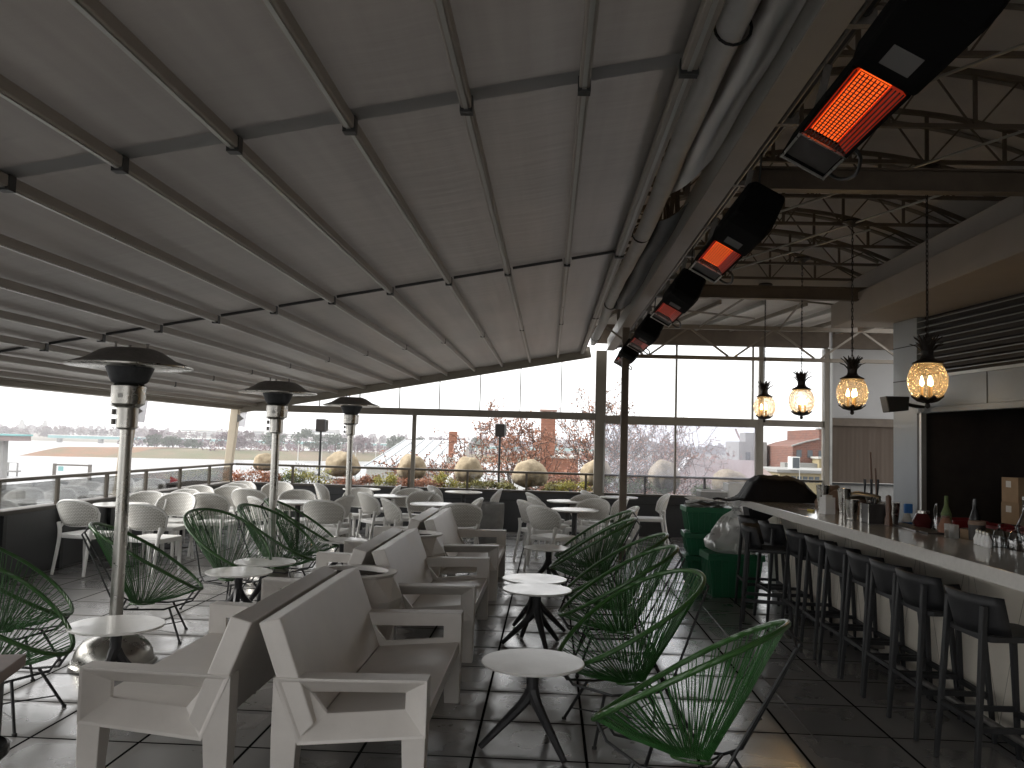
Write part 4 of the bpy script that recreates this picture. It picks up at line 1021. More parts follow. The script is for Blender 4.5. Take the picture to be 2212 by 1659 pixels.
# black sheet over something at the far end of the bar
t = thing('covered_machine', 'lumpy machine under a black plastic sheet at the bar end', 'covered machine', BL(.30, 9.45))
rnd = random.Random(3)
prof = [(-.40,0,.50),(-.35,.05,.42),(-.26,.20,.29),(-.17,.262,.24),(.0,.265,.24),(.16,.255,.24),(.30,.21,.26),(.40,.10,.28),(.42,0,.30)]
def cov(u, v):
    f = u*(len(prof)-1); i = min(int(f), len(prof)-2); q = f-i
    x = prof[i][0]*(1-q)+prof[i+1][0]*q; h = prof[i][1]*(1-q)+prof[i+1][1]*q; d = .26
    a = (v-.5)*2
    k = max(0, 1-abs(a)**5)
    n = noise.noise(Vector((u*7, v*7, 2)))*.022+noise.noise(Vector((u*18, v*16, 5)))*.010
    return (x+n*.5, a*d*(1+.10*(1-k))+n, max(.002, (h+.0)*k + n*1.2*(h > .02)*k))
MB().grid(cov, 48, 40).build('sheet', 'tarp_black', t, smooth=True)
fl = MB().grid(lambda u, v: (-.30-.34*u, -.26+.5*v*(1-.75*u)+.2*u, .012-.02*u+.012*math.sin(9*u)+.01*math.sin(13*v)), 8, 8)
fl.build('loose_flap', 'tarp_black', t, smooth=True, solid=.003)
MB().hexa([(-.29,-.27,-.29),(.0,-.27,-.10),(.0,.0,-.10),(-.29,.0,-.29)], [(-.33,-.28,-.075),(-.01,-.28,-.075),(-.01,.0,-.075),(-.33,.0,-.075)]).build('hanging_flap', 'tarp_black', t)
def crumple(name, label, cat, loc, r, sc, m_, seed, amp=.3, freq=2.2):
    o = MB().sphere((0,0,r*sc[2]), r, 26, 18, lambda d: 1+amp*noise.noise(d*freq+Vector((seed,0,0)))+amp*.5*abs(noise.noise(d*freq*2.7+Vector((0,seed,0)))), sc).build(name, m_, None, smooth=True, loc=loc)
    return tag(o, label, cat)
crumple('paper_bag', 'crumpled brown paper bag on the back of the bar, left of the steel cups', 'paper bag', BL(.72, 8.85, .882), .14, (1.1,.9,1.35), 'paper_brown', 1)
crumple('paper_bag', 'smaller crumpled brown paper bag behind the leftmost steel cup', 'paper bag', BL(.80, 8.45, .882), .12, (1.1,.9,1.4), 'paper_brown', 4)
crumple('paper_bag', 'flattened brown paper bag next to the small white box on the bar', 'paper bag', BL(.72, 8.05, .882), .10, (1.2,.9,1.3), 'paper_brown', 9)
def shaker(d, y, label, h=.17, r0=.036, r1=.052, fresh=None):
    t = thing('shaker_cup', label, 'cup', BL(d, y), 0, 'steel cups on the bar')
    MB().lathe([(0,0),(r0,0),(r1,h),(r1+.003,h+.002),(r1-.002,h),(r0-.003,.008),(0,.008)], 24).build('cup', 'inox', t, smooth=True)
    MB().lathe([(r0+.0005,.004),(r0+.003,.010),(r0+.0014,.016)], 24).build('foot_rim', 'inox', t, smooth=True)
shaker(.44, 8.31, 'steel cup farthest along the bar, beside the paper bags', .23, .045, .062)
shaker(.50, 7.93, 'steel cup behind the small white box on the bar', .22, .042, .058)
shaker(.29, 7.19, 'tall steel cup standing nearest the bar edge', .165, .036, .053)
shaker(.47, 6.84, 'steel cup right of the wooden pepper mill', .17, .040, .056)
t = thing('napkin_box', 'small white box with a dark side between two steel cups', 'box', BL(.30, 7.79), .35)
MB().box(-.05,.05,-.045,.045,0,.145).build('carton', 'paper', t); MB().box(.0505,.053,-.045,.045,0,.145).build('side_panel', 'plastic_red', t); MB().box(-.035,.03,-.03,.03,.145,.165).build('napkins', 'paper', t)
t = thing('utensil_box', 'black open box holding scissors on the bar', 'box', BL(.38, 6.98), .05)
for a in ((-.07,.07,-.085,-.079),(-.07,.07,.079,.085),(-.07,-.064,-.078,.078),(.064,.07,-.078,.078)): MB().box(*a, .004, .15).build('side', 'slat_dark', t)
MB().box(-.07,.07,-.085,.085,0,.0035).build('floor', 'slat_dark', t); MB().box(-.0725,-.0705,.055,.086,.0,.152).build('edge_strip', 'inox', t); MB().box(-.0725,-.0705,-.086,-.07,.0,.152).build('edge_strip', 'inox', t)
t = thing('scissors', 'scissors with looped handles sticking out of the black box', 'scissors', BL(.38, 6.98, 1.078))
for s in (-1, 1):
    MB().tube([(.0, s*.028+.022*math.cos(a), .165+.03*math.sin(a)) for a in [2*math.pi*i/14 for i in range(14)]], .0045, 6, closed=True).build('handle', 'steel_black', t, smooth=True)
    MB().bar((0,s*.018,.135),(0,-s*.01,.01), .012, .003, up=(1,0,0)).build('blade', 'inox', t)
t = thing('cutting_board', 'dark board lying along the inner edge of the bar', 'board', BL(.50, 6.62))
MB().box(-.06,.10,-.46,.36,0,.012).build('board', 'slat_dark', t, bevel=.003); MB().box(-.075,-.0605,-.30,-.06,0,.010).build('knife_guard', 'inox_dark', t)
tag(MB().lathe([(0,0),(.030,0),(.028,.05),(.018,.09),(.024,.15),(.018,.17),(.022,.20),(.020,.225),(0,.235)], 20).build('pepper_mill', 'wood_mill', None, smooth=True, loc=BL(.42, 6.79)), 'tall turned wooden pepper mill between the black box and a steel cup', 'pepper mill')
t = thing('brush', 'yellow bristled brush lying on the bar top', 'brush', BL(.24, 8.04), 2.0)
MB().box(-.035,.035,-.015,.015,.0,.018).build('bristles', 'plastic_yellow', t); MB().box(.036,.16,-.008,.008,.004,.012).build('handle', 'wood_mill', t)
t = thing('beer_tap', 'curved chrome beer tap with three black handles behind the bar', 'tap', BL(.80, 8.3, .882))
MB().lathe([(.05,0),(.05,.02),(.028,.03),(.028,.22)], 18).build('column', 'inox', t, smooth=True)
MB().tube(catmull([(-.16,.05,.22),(-.15,.04,.30),(-.05,.02,.335),(.06,0,.325),(.16,-.02,.30)], 6), .036, 14).build('tap_body', 'inox', t, smooth=True)
for k in range(3):
    x = .02+.06*k
    MB().tube([(x,-.01,.34),(x,-.02,.40),(x,-.02,.49)], [.007,.010,.014], 8).build('handle', 'steel_black', t, smooth=True); MB().tube([(x,-.05,.32),(x,-.09,.29),(x,-.095,.24)], .008, 7).build('spout', 'inox', t, smooth=True)
tag(MB().box(-.045,.045,-.004,.004,0,.24).build('paper_sheet', 'paper', None, loc=BL(.66, 7.5, .882), bevel=.001), 'stiff white paper card standing behind the black box', 'paper card')
t = thing('spray_bottle', 'blue and white cleaning bottle behind the bar', 'bottle', BL(1.0, 7.8, .882))
MB().lathe([(0,0),(.042,0),(.044,.16),(.02,.21),(.014,.24),(0,.24)], 16).build('body', 'paper', t, smooth=True); MB().box(-.025,.045,-.02,.02,.215,.30).build('trigger_head', 'plastic_blue', t, bevel=.008); MB().lathe([(.0446,.03),(.0450,.14)], 16).build('sleeve', 'plastic_blue', t)
tag(MB().box(-.16,.16,-.10,.10,0,.12).build('tub', 'paper', None, bevel=.012, loc=BL(.92, 7.45, .882)), 'low white tub behind the scissors on the back worktop', 'tub')
for i, (x, y, l, lab) in enumerate(((4.05,10.9,1.62,'taller thin broom handle leaning on the blue panel'), (4.13,10.95,1.42,'shorter dark handle leaning beside the broom'))):
    t = thing('broom', lab, 'broom', (x,y,0)); MB().tube([(0,0,.12),(-.03,.05,l)], .012, 8).build('stick', 'wood_mill', t, smooth=True); MB().hexa([(-.12,-.03,0),(.12,-.03,0),(.12,.03,0),(-.12,.03,0)],[(-.07,-.02,.13),(.07,-.02,.13),(.07,.02,.13),(-.07,.02,.13)]).build('bristles', 'plastic_yellow' if i else 'wood_mill', t)

# jars, bottles and glasses near the right end
def jar(name, d, y, label, prof, m_, cap=None, z=1.0715, group=None, cat='jar'):
    t = thing(name, label, cat, BL(d, y, z), 0, group)
    MB().lathe(prof, 18).build('body', m_, t, smooth=True)
    if cap: MB().lathe(cap[0], 16).build('lid', cap[1], t, smooth=True)
bp = [(0,0),(.034,0),(.036,.13),(.014,.19),(.013,.26),(0,.26)]
jar('jar', .62, 6.66, 'round jar of red fruit with a silver lid, first behind the board', [(0,0),(.06,0),(.075,.05),(.05,.10),(.045,.11),(0,.11)], 'jam_red', ([(.047,.111),(.047,.13),(0,.13)], 'inox'))
jar('bottle', .62, 6.44, 'slim clear bottle standing left of the orange jar', [(0,0),(.02,0),(.02,.16),(.012,.18),(.012,.20),(0,.20)], 'drink_glass', None, cat='bottle')
jar('bottle', .66, 6.38, 'dark green bottle behind the slim clear bottle', bp, 'shrub_green', None, cat='bottle')
jar('bottle', .72, 6.1, 'dark bottle behind the orange jar', bp, 'black_gloss', None, cat='bottle')
jar('jar', .58, 6.22, 'orange jar with rounded shoulders among the bottles', [(0,0),(.05,0),(.056,.05),(.03,.10),(.024,.115),(0,.115)], 'leaf_orange', ([(.03,.116),(.03,.128),(0,.128)], 'wood_mill'))
for i, (d, y) in enumerate(((.50,6.01),(.50,5.94))): jar('tumbler', d, y, ('left', 'right')[i]+' one of two frosted glasses beside the dark bottles', [(0,0),(.028,0),(.030,.09),(.027,.09),(.025,.006),(0,.006)], 'poly_bag', cat='glass', group='frosted glasses on the bar')
jar('jar', .62, 5.88, 'wide dark jar with a brown lid behind the frosted glasses', [(0,0),(.05,0),(.052,.10),(0,.10)], 'slat_dark', ([(.055,.101),(.052,.125),(0,.13)], 'paper_brown'))
sh = ('first salt shaker from the left in the row of four', 'second salt shaker from the left in the row of four', 'third salt shaker from the left in the row of four', 'last and nearest salt shaker in the row of four')
for i in range(4): jar('salt_shaker', .495-.012*i, 5.63-.063*i, sh[i], [(0,0),(.022,0),(.024,.035),(.012,.065),(.010,.085),(0,.09)], 'white_paint', ([(.0115,.0655),(.012,.088),(0,.096)], 'inox'), group='salt shakers on the bar', cat='salt shaker')
for i, (d, y, z, l, lab) in enumerate(((.95,6.75,1.085,.30,'red tray farthest to the left behind the bar'), (1.02,6.3,1.085,.34,'middle red tray behind the cardboard carton'), (1.0,5.85,1.085,.26,'nearest red tray at the right edge of the bar back'))):
    t = thing('tray', lab, 'tray', BL(d, y, z), .1*i, 'red trays behind the bar')
    MB().box(-.12,.12,-l/2,l/2,0,.012).build('floor', 'plastic_red', t, bevel=.003)
    for a in ((-.13,-.121,-l/2,l/2),(.121,.13,-l/2,l/2)): MB().box(*a,0,.055).build('side', 'plastic_red', t)
    for a in ((-.12,.12,-l/2-.009,-l/2-.0005),(-.12,.12,l/2+.0005,l/2+.009)): MB().box(*a,0,.055).build('side', 'plastic_red', t)
t = thing('shelf_rack', 'dark rack carrying the red trays behind the bar', 'rack', BL(.98, 6.3, .882)); MB().box(-.16,.2,-.85,.75,.185,.202).build('shelf', 'slat_dark', t)
for a, b in ((-.14,-.8),(.18,-.8),(-.14,.7),(.18,.7)): MB().box(a-.01,a+.01,b-.01,b+.01,0,.1848).build('leg', 'slat_dark', t)
t = thing('cardboard_carton', 'flat open cardboard carton in front of the red trays', 'carton', BL(.76, 5.95, .97), .08)
MB().box(-.10,.10,-.22,.22,0,.15).build('carton', 'cardboard', t); MB().box(-.098,.098,-.218,.218,.151,.156).build('flap', 'slat_dark', t)
jar('bottle', .64, 5.35, 'clear swing top bottle at the right end of the bar', [(0,0),(.05,0),(.052,.15),(.022,.22),(.02,.29),(.024,.30),(0,.30)], 'drink_glass', ([(.02,.301),(.022,.32),(0,.325)], 'paper'), cat='bottle')
gl = ('left', 'middle', 'right')
for i, (d, y) in enumerate(((.55,5.48),(.58,5.36),(.60,5.25))): jar('goblet', d, y, gl[i]+' upturned clear glass in the cluster at the right end of the bar', [(.04,0),(.044,.05),(.03,.10),(.006,.115),(.006,.14),(.03,.148),(0,.15)], 'drink_glass', cat='glass', group='upturned glasses on the bar')
t = thing('ice_bin', 'low dark bin behind the four salt shakers', 'bin', BL(.66, 5.45, .882)); MB().box(-.07,.10,-.3,.28,0,.24).build('bin', 'wood_dark', t, bevel=.01); MB().box(-.075,.105,-.305,.285,.241,.25).build('rim', 'slat_dark', t)

# ------------------------------------------------------------------ crates, bag, square planters, tall pot
def crate(loc, rz, label, lidded=True, h=.40, w_=.55, d_=.38):
    t = thing('crate', label, 'crate', loc, rz, 'green plastic crates')
    b = MB(); b.hexa([(-w_/2+.04,-d_/2+.03,0),(w_/2-.04,-d_/2+.03,0),(w_/2-.04,d_/2-.03,0),(-w_/2+.04,d_/2-.03,0)], [(-w_/2,-d_/2,h-.06),(w_/2,-d_/2,h-.06),(w_/2,d_/2,h-.06),(-w_/2,d_/2,h-.06)])
    b.build('body', 'crate_green', t, bevel=.008)
    MB().box(-w_/2-.02,w_/2+.02,-d_/2-.02,d_/2+.02,h-.059,h).build('rim', 'crate_green', t, bevel=.006)
    for k in range(7):
        x = -w_/2+.06+(w_-.12)*k/6
        MB().hexa([(x*.9-.008,-d_/2+.015,.03),(x*.9+.008,-d_/2+.015,.03),(x*.9+.008,-d_/2+.05,.03),(x*.9-.008,-d_/2+.05,.03)], [(x-.008,-d_/2-.012,h-.062),(x+.008,-d_/2-.012,h-.062),(x+.008,-d_/2+.03,h-.062),(x-.008,-d_/2+.03,h-.062)]).build('rib', 'crate_green', t)
    for k in range(5):
        y = -d_/2+.06+(d_-.12)*k/4
        MB().hexa([(-w_/2+.02,y*.9-.008,.03),(-w_/2+.06,y*.9-.008,.03),(-w_/2+.06,y*.9+.008,.03),(-w_/2+.02,y*.9+.008,.03)], [(-w_/2-.012,y-.008,h-.062),(-w_/2+.03,y-.008,h-.062),(-w_/2+.03,y+.008,h-.062),(-w_/2-.012,y+.008,h-.062)]).build('rib', 'crate_green', t)
    if lidded:
        n = 14; zz = [(-w_/2-.015+(w_+.03)*k/n, (.02 if k % 2 else -.02)) for k in range(n+1)]
        MB().prism([(-w_/2-.015,-d_/2-.015),(w_/2+.015,-d_/2-.015)]+[(x, y) for x, y in reversed(zz)], 'z', h+.001, h+.014).build('lid_flap', 'crate_green', t)
        MB().prism([(w_/2+.015,d_/2+.015),(-w_/2-.015,d_/2+.015)]+[(x, y+.004) for x, y in zz], 'z', h+.001, h+.014).build('lid_flap', 'crate_green', t)
    return t
crate((2.05, 9.72, 0), .05, 'lowest green crate with interlocking lid, in front of the stack', True, .46, .58, .42)
crate((1.90, 10.35, 0), .03, 'green crate at the bottom of the stack, behind the front crate', False, .36)
crate((1.90, 10.35, .362), -.05, 'green crate in the middle of the stack', False, .26)
crate((1.90, 10.35, .624), .02, 'topmost green crate, filled with white paper', False, .30)
t = thing('paper_stack', 'white papers spilling over the topmost green crate', 'paper', (1.88, 10.32, .926))
for k in range(9):
    q = MB().grid(lambda u, v: (-.24+.44*u, -.16+.30*v, .008*k+.035*math.sin(u*3+k)+.02*v*math.sin(k*2.1)), 6, 4).build('sheet', 'paper', t, smooth=True); q.rotation_euler.z = .12*math.sin(k*3.7)
t = thing('rubbish_bag', 'knotted clear plastic rubbish bag resting on the front green crate', 'bag', (2.10, 9.70, .475))
bprof = [(.02,0),(.22,.0),(.30,.05),(.31,.13),(.27,.23),(.20,.33),(.11,.41),(.045,.46),(.04,.49),(.09,.54),(.13,.60)]
def bagpt(u, v):
    f = v*(len(bprof)-1); i = min(int(f), len(bprof)-2); q = f-i; r_ = bprof[i][0]*(1-q)+bprof[i+1][0]*q; z = bprof[i][1]*(1-q)+bprof[i+1][1]*q
    a = 2*math.pi*u; k = 1+.30*noise.noise(Vector((math.cos(a)*1.5, math.sin(a)*1.5, z*6)))+.12*noise.noise(Vector((math.cos(a)*4, math.sin(a)*4, z*13)))+.07*math.sin(a*13+z*9)*(.2+z)
    return (r_*k*math.cos(a)*1.0-.02*z, r_*k*math.sin(a)*.8, z)
MB().grid(bagpt, 64, 40).build('bag', 'poly_bag', t, smooth=True)
MB().sphere((0,0,.15), .20, 20, 14, lambda d: 1+.3*noise.noise(d*2.5), (1.1,.8,.7)).build('contents', 'paper', t, smooth=True)
MB().lathe([(.048,.45),(.056,.47),(.048,.49)], 14).build('knot', 'poly_bag', t, smooth=True)
def square_planter(loc, label, h):
    t = thing('planter', label, 'planter', loc, 0, 'square planters at the window wall')
    b = MB(); b.hexa([(-.19,-.19,0),(.19,-.19,0),(.19,.19,0),(-.19,.19,0)], [(-.22,-.22,h),(.22,-.22,h),(.22,.22,h),(-.22,.22,h)]); b.build('pot', 'planter_grey' if h < .95 else 'white_paint', t, bevel=.006)
    MB().box(-.185,.185,-.185,.185,h+.0005,h+.006).build('soil', 'soil', t)
    for a in ((-.222,.222,-.222,-.186),(-.222,.222,.186,.222),(-.222,-.186,-.185,.185),(.186,.222,-.185,.185)): MB().box(*a, h+.0007, h+.02).build('rim', 'white_paint', t)
square_planter((2.73, 14.55, 0), 'grey square planter at the window behind the green crates', .88)
square_planter((3.22, 14.75, 0), 'taller white square planter behind the black covered machine', 1.0)
t = thing('tall_pot', 'tall round grey pot behind the farthest sofas', 'pot', (-.92, 13.3, 0))
MB().lathe([(.16,0),(.21,.10),(.245,.36),(.25,.60),(.245,.665),(.222,.668),(.215,.62),(0,.62)], 30).build('pot', 'planter_grey', t, smooth=True)
MB().lathe([(.214,.621),(0,.632)], 24).build('soil', 'soil', t)
# dark table and round stool cut by the lower left corner
t = thing('side_table', 'dark brown wooden table corner at the bottom left edge', 'table', (-2.05, 3.37, 0), .25)
MB().box(-1.2, 0, -.9, 0, .705, .75).build('tabletop', 'wood_mill', t, bevel=.003)
for a, b in ((-.10,-.10),(-.10,-.85),(-1.15,-.10),(-1.15,-.85)): MB().box(a-.04,a+.045,b-.04,b+.045,0,.704).build('leg', 'steel_black', t)
t = thing('round_stool', 'round black stool cut off at the bottom left corner', 'stool', (-2.13, 3.10, 0))
MB().lathe([(0,.43),(.16,.43),(.175,.445),(.175,.47),(.165,.475),(.15,.468),(0,.466)], 32).build('seat', 'black_gloss', t, smooth=True)
for k in range(4):
    a = math.pi/4+k*math.pi/2; MB().tube([(.11*math.cos(a),.11*math.sin(a),.43),(.15*math.cos(a),.15*math.sin(a),0)], .014, 8).build('leg', 'steel_black', t, smooth=True)
# floor lead and cable trim
tag(MB().bar((1.55,5.0,.003),(1.62,9.3,.003), .010, .006, up=(0,0,1)).build('drain_strip', 'inox_dark', None), 'thin metal drain strip set in the floor along the bar stools', 'drain')

# ================================================================== BEYOND THE TERRACE
rnd = random.Random(11)
# planted ledge just outside the far railing
t = thing('planter_bed', 'long grey planted ledge outside the far railing', 'planter', (0, 16.7, 0))
MB().box(-7.5, 8.0, -.75, 1.1, -1.2, .50).build('box', 'concrete', t); MB().box(-7.4, 7.9, -.65, 1.0, .501, .62).build('soil', 'soil', t)
balls = [(-5.81,1.02,.215,(1,1,.92),1,'burlap wrapped bush farthest left, beside the corner column'), (-4.19,1.01,.30,(1.15,1,.92),2,'lumpy burlap wrapped bush with a tied fold, behind the farthest heater'), (-2.77,1.0,.285,(1,1,.98),3,'burlap wrapped bush behind the slim taupe post'),
 (-1.62,.97,.285,(1,1,1),4,'burlap wrapped bush between the slim post and the right loudspeaker pole'), (-.39,.93,.315,(1.08,1,.95),5,'broad burlap wrapped bush right of the right loudspeaker pole'), (.95,.98,.295,(1,1,1),6,'burlap wrapped bush partly hidden by the thick taupe post'),
 (2.30,.96,.30,(1,1,1.1),7,'burlap wrapped bush with a deep crease behind the misty window'), (3.60,.86,.31,(1.1,1,.95),8,'burlap wrapped bush farthest right, its top just above the rail')]
for x, z, r, s, seed, lab in balls:
    t = thing('wrapped_bush', lab, 'wrapped bush', (x, 17.3, .56), 0, 'burlap wrapped round bushes')
    def f(d):
        az = math.atan2(d.y, d.x); low = max(0, -d.z-.15)
        k = 1+.16*noise.noise(d*1.5+Vector((seed*3,0,0)))+.07*abs(noise.noise(d*4.2+Vector((0,seed*2,0))))
        k -= .17*math.exp(-((az+1.6+.5*math.sin(seed*2))/.16)**2)*(.55-d.z*.6)
        k -= .07*math.exp(-((az+1.1+.4*math.cos(seed*3))/.10)**2)*(.6-d.z*.5)
        k += .045*math.sin(9*az+seed+2*d.z)*min(1, low*2)
        return k*(1-.42*low**1.3)
    MB().sphere((0,0,z-.56), r*1.03, 56, 36, f, (s[0],s[1],s[2]*1.05)).build('burlap_wrap', 'burlap', t, smooth=True)
    MB().tube([(0,0,z-.56-r*.9),(.02,0,.1),(0,0,-.02)], [.05,.03,.035], 8).build('stem', 'bark', t, smooth=True)
    MB().lathe([(.10,z-.56-r*1.12),(.05,z-.56-r*.98),(.13,z-.56-r*.85)], 14, jit=lambda a, i: 1+.2*math.sin(a*5), cap=False).build('gathered_hem', 'burlap', t, smooth=True)
def shrub(x, y, z, r, h, m_, label, n=420, twig=True):
    t = thing('shrub', label, 'shrub', (x, y, z), 0, 'low shrubs in the planted ledge')
    q = random.Random(hash((round(x*100), round(y*100))) & 0xffff)
    m = MB(); cl = [(q.gauss(0,.45), q.gauss(0,.3), q.uniform(.25,1)) for _ in range(9)]
    for _ in range(n):
        c = q.choice(cl); m.leaf((c[0]*r+q.gauss(0,.16)*r, c[1]*r+q.gauss(0,.16)*r, c[2]*h*.8+q.gauss(0,.12)*h), q.uniform(.025,.05), q)
    m.build('foliage', m_, t)
    s = MB()
    for c in cl: s.tube([(0,0,-.01),(c[0]*r*.5,c[1]*r*.5,c[2]*h*.45),(c[0]*r,c[1]*r,c[2]*h*.9)], [.008,.006,.003], 4)
    s.build('stems', 'bark', t)
SH = [(-6.1,.38,.30,'shrub_red','bare reddish shrub under the leftmost wrapped bush'), (-5.35,.3,.26,'shrub_red','sparse red twiggy shrub left of the first yellow shrub'), (-4.95,.3,.22,'shrub_green','low grey green shrub in front of the pier'), (-4.6,.42,.34,'shrub_yellow','wide yellow shrub left of the left loudspeaker pole'),
 (-4.0,.3,.22,'shrub_red','dry red shrub under the lumpy wrapped bush'), (-3.55,.22,.24,'shrub_red','small orange shrub right of the farthest heater pole'), (-3.25,.3,.30,'shrub_yellow','yellow and green shrub right of the farthest heater'), (-2.75,.3,.22,'shrub_red','red shrub left of the slim post'), (-2.3,.28,.22,'shrub_red','russet shrub right of the slim post'),
 (-1.98,.3,.36,'shrub_yellow','bright yellow topped shrub beside the centre wrapped bush'), (-1.55,.26,.24,'shrub_olive','olive shrub under the centre wrapped bush'), (-1.2,.24,.20,'shrub_olive','small olive shrub left of the right loudspeaker pole'), (-.75,.26,.24,'shrub_olive','yellow green shrub right of the right loudspeaker pole'),
 (.1,.26,.20,'shrub_olive','dull green shrub in front of the brick building'), (.42,.3,.26,'shrub_yellow','golden shrub left of the thick post'), (1.6,.4,.34,'shrub_green','dark green shrub behind the misty window, left one'), (2.9,.42,.28,'shrub_green','dark green shrub behind the misty window, right one')]
for x, r, h, m_, lab in SH: shrub(x, 16.45+.15*rnd.random(), .62, r*1.1, h*1.15, m_, lab, 1100)
for x, lab in ((-4.46, 'black loudspeaker on a thin pole outside, left one'), (-.96, 'black loudspeaker on a thin pole outside, in front of the bare tree')):
    t = thing('pole_speaker', lab, 'speaker', (x, 16.55, .5))
    MB().tube([(0,0,0),(.0,0,1.2)], .022, 8).build('pole', 'steel_black', t, smooth=True)
    MB().box(-.09,.09,-.07,.08,1.20,1.45).build('cabinet', 'steel_black', t, bevel=.015); MB().box(-.078,.078,-.0745,-.0708,1.215,1.435).build('speaker_grille', 'slat_dark', t)
    MB().box(.05,.12,.081,.10,1.22,1.44).build('mount', 'alu', t)

# ground, water, far banks
GZ = -13.2; WZ = -14.0
struct(MB().grid(lambda u, v: (-4500+9000*u, -600+7600*v, WZ-1.2), 8, 8), 'ground', 'land')
def poly(name, pts, z, m_): return struct(MB().add([(x,y,z) for x, y in pts], [tuple(range(len(pts)))]), name, m_)
poly('water', [(-3000,-500),(-70,-500),(-70,120),(-18,300),(60,520),(160,760),(-150,960),(-3000,700)], WZ, 'water')
struct(MB().prism([(-69,-400),(400,-400),(900,900),(170,780),(62,520),(-17,300),(-69,122)], 'z', WZ-1, GZ), 'quay', 'concrete')
def bank(name, m_, front, back, z0, z1, y_soft=18):
    n = len(front)-1
    def fn(u, v):
        f = u*n; i = min(int(f), n-1); q = f-i
        a = Vector(front[i])*(1-q)+Vector(front[i+1])*q; b = Vector(back[i])*(1-q)+Vector(back[i+1])*q
        p = a+(b-a)*v; e = min(1, v*3.2)*min(1, (1-v)*5); e *= min(1, u*14+.02) if name == 'island_bank' else 1
        return (p.x, p.y, z0+(z1-z0)*e*(1+.18*noise.noise(Vector((p.x*.02, p.y*.03, 0)))))
    return struct(MB().grid(fn, 60, 14), name, m_)
bank('island_bank', 'earth_brown', [(-283,440),(-262,446),(-235,455)], [(-268,540),(-250,560),(-225,570)], WZ-.3, -9.3)
bank('island_meadow', 'grass', [(-241,451),(-200,468),(-170,480),(-125,505),(-70,545),(0,600)], [(-236,566),(-195,585),(-160,600),(-110,620),(-50,650),(20,700)], WZ-.3, -9.6)

def woods(name, label, segs, dens, h, m_, leaf=(2.2,4.5), seed=1, zb=-13):
    q = random.Random(seed); m = MB()
    for (x0,y0,x1,y1) in segs:
        l = math.hypot(x1-x0, y1-y0); n = int(l*dens)
        for _ in range(n):
            t_ = q.random(); cx = x0+(x1-x0)*t_+q.gauss(0,4); cy_ = y0+(y1-y0)*t_+q.uniform(0,60); hh = h*(1+.16*noise.noise(Vector((cx*.012,seed,0))))*q.uniform(.75,1.03); rr = q.uniform(3,6)
            for _ in range(26):
                a = q.uniform(0, 6.28); e = q.random()**.6; z = hh*(.15+.85*q.random()); k = rr*e*math.sin(min(1,max(.12,1-(z/hh-.45)**2*2.6))*1.5)
                m.leaf((cx+k*math.cos(a), cy_+k*math.sin(a), zb+z), q.uniform(*leaf), q)
    o = m.build(name, m_); tag(o, label, 'woods', None, 'stuff')
woods('far_woods', 'long belt of bare purple grey trees on the far shore', [(-1400,960,-700,1080),(-700,1080,-150,1140),(-150,1140,600,1240)], .34, 14.5, 'leaf_far', (3,6), 2)
woods('far_woods', 'second belt of bare trees behind the bridge at the horizon', [(-1900,1500,1200,1650)], .16, 19, 'leaf_purple', (5,9), 5)
woods('island_thicket', 'mauve bare thicket along the island behind the meadow', [(-330,640,-60,690)], .5, 8, 'leaf_purple', (1.6,3.2), 8, -12)
woods('island_thicket', 'low reddish bare scrub on the near slope of the island', [(-205,500,-120,540),(-120,540,40,630)], .55, 5.0, 'leaf_scrub', (.9,1.9), 12, -11.5)
woods('near_thicket', 'pinkish bare thicket beyond the right end of the railing', [(8,60,34,64)], 1.5, 11, 'leaf_pink', (.35,.8), 9, -9.6)

def tree(name, label, loc, h, r, m_, n=900, leaf=(.5,1.1), trunk=.25, cat='tree', group=None, flat=1.0):
    t = thing(name, label, cat, loc, 0, group)
    q = random.Random(int(abs(loc[0]*7+loc[1])) )
    MB().tube([(0,0,-.3),(.05*h*.1,0,h*.35),(0,.0,h*.8)], [trunk,trunk*.8,trunk*.3], 7).build('trunk', 'bark', t, smooth=True)
    cl = []
    for _ in range(16):
        a = q.uniform(0,6.28); e = q.random()**.5; z = h*q.uniform(.32,.98); k = r*e*(1-.55*max(0,(z/h-.55)/.45))
        cl.append((k*math.cos(a), k*math.sin(a), z, r*q.uniform(.22,.42)))
    m = MB()
    for _ in range(n):
        c = q.choice(cl); d = Vector((q.gauss(0,1),q.gauss(0,1),q.gauss(0,1))).normalized()*c[3]*q.uniform(.6,1.05)
        m.leaf((c[0]+d.x, c[1]+d.y, c[2]+d.z*.75*flat), q.uniform(*leaf), q)
    m.build('crown', m_, t)
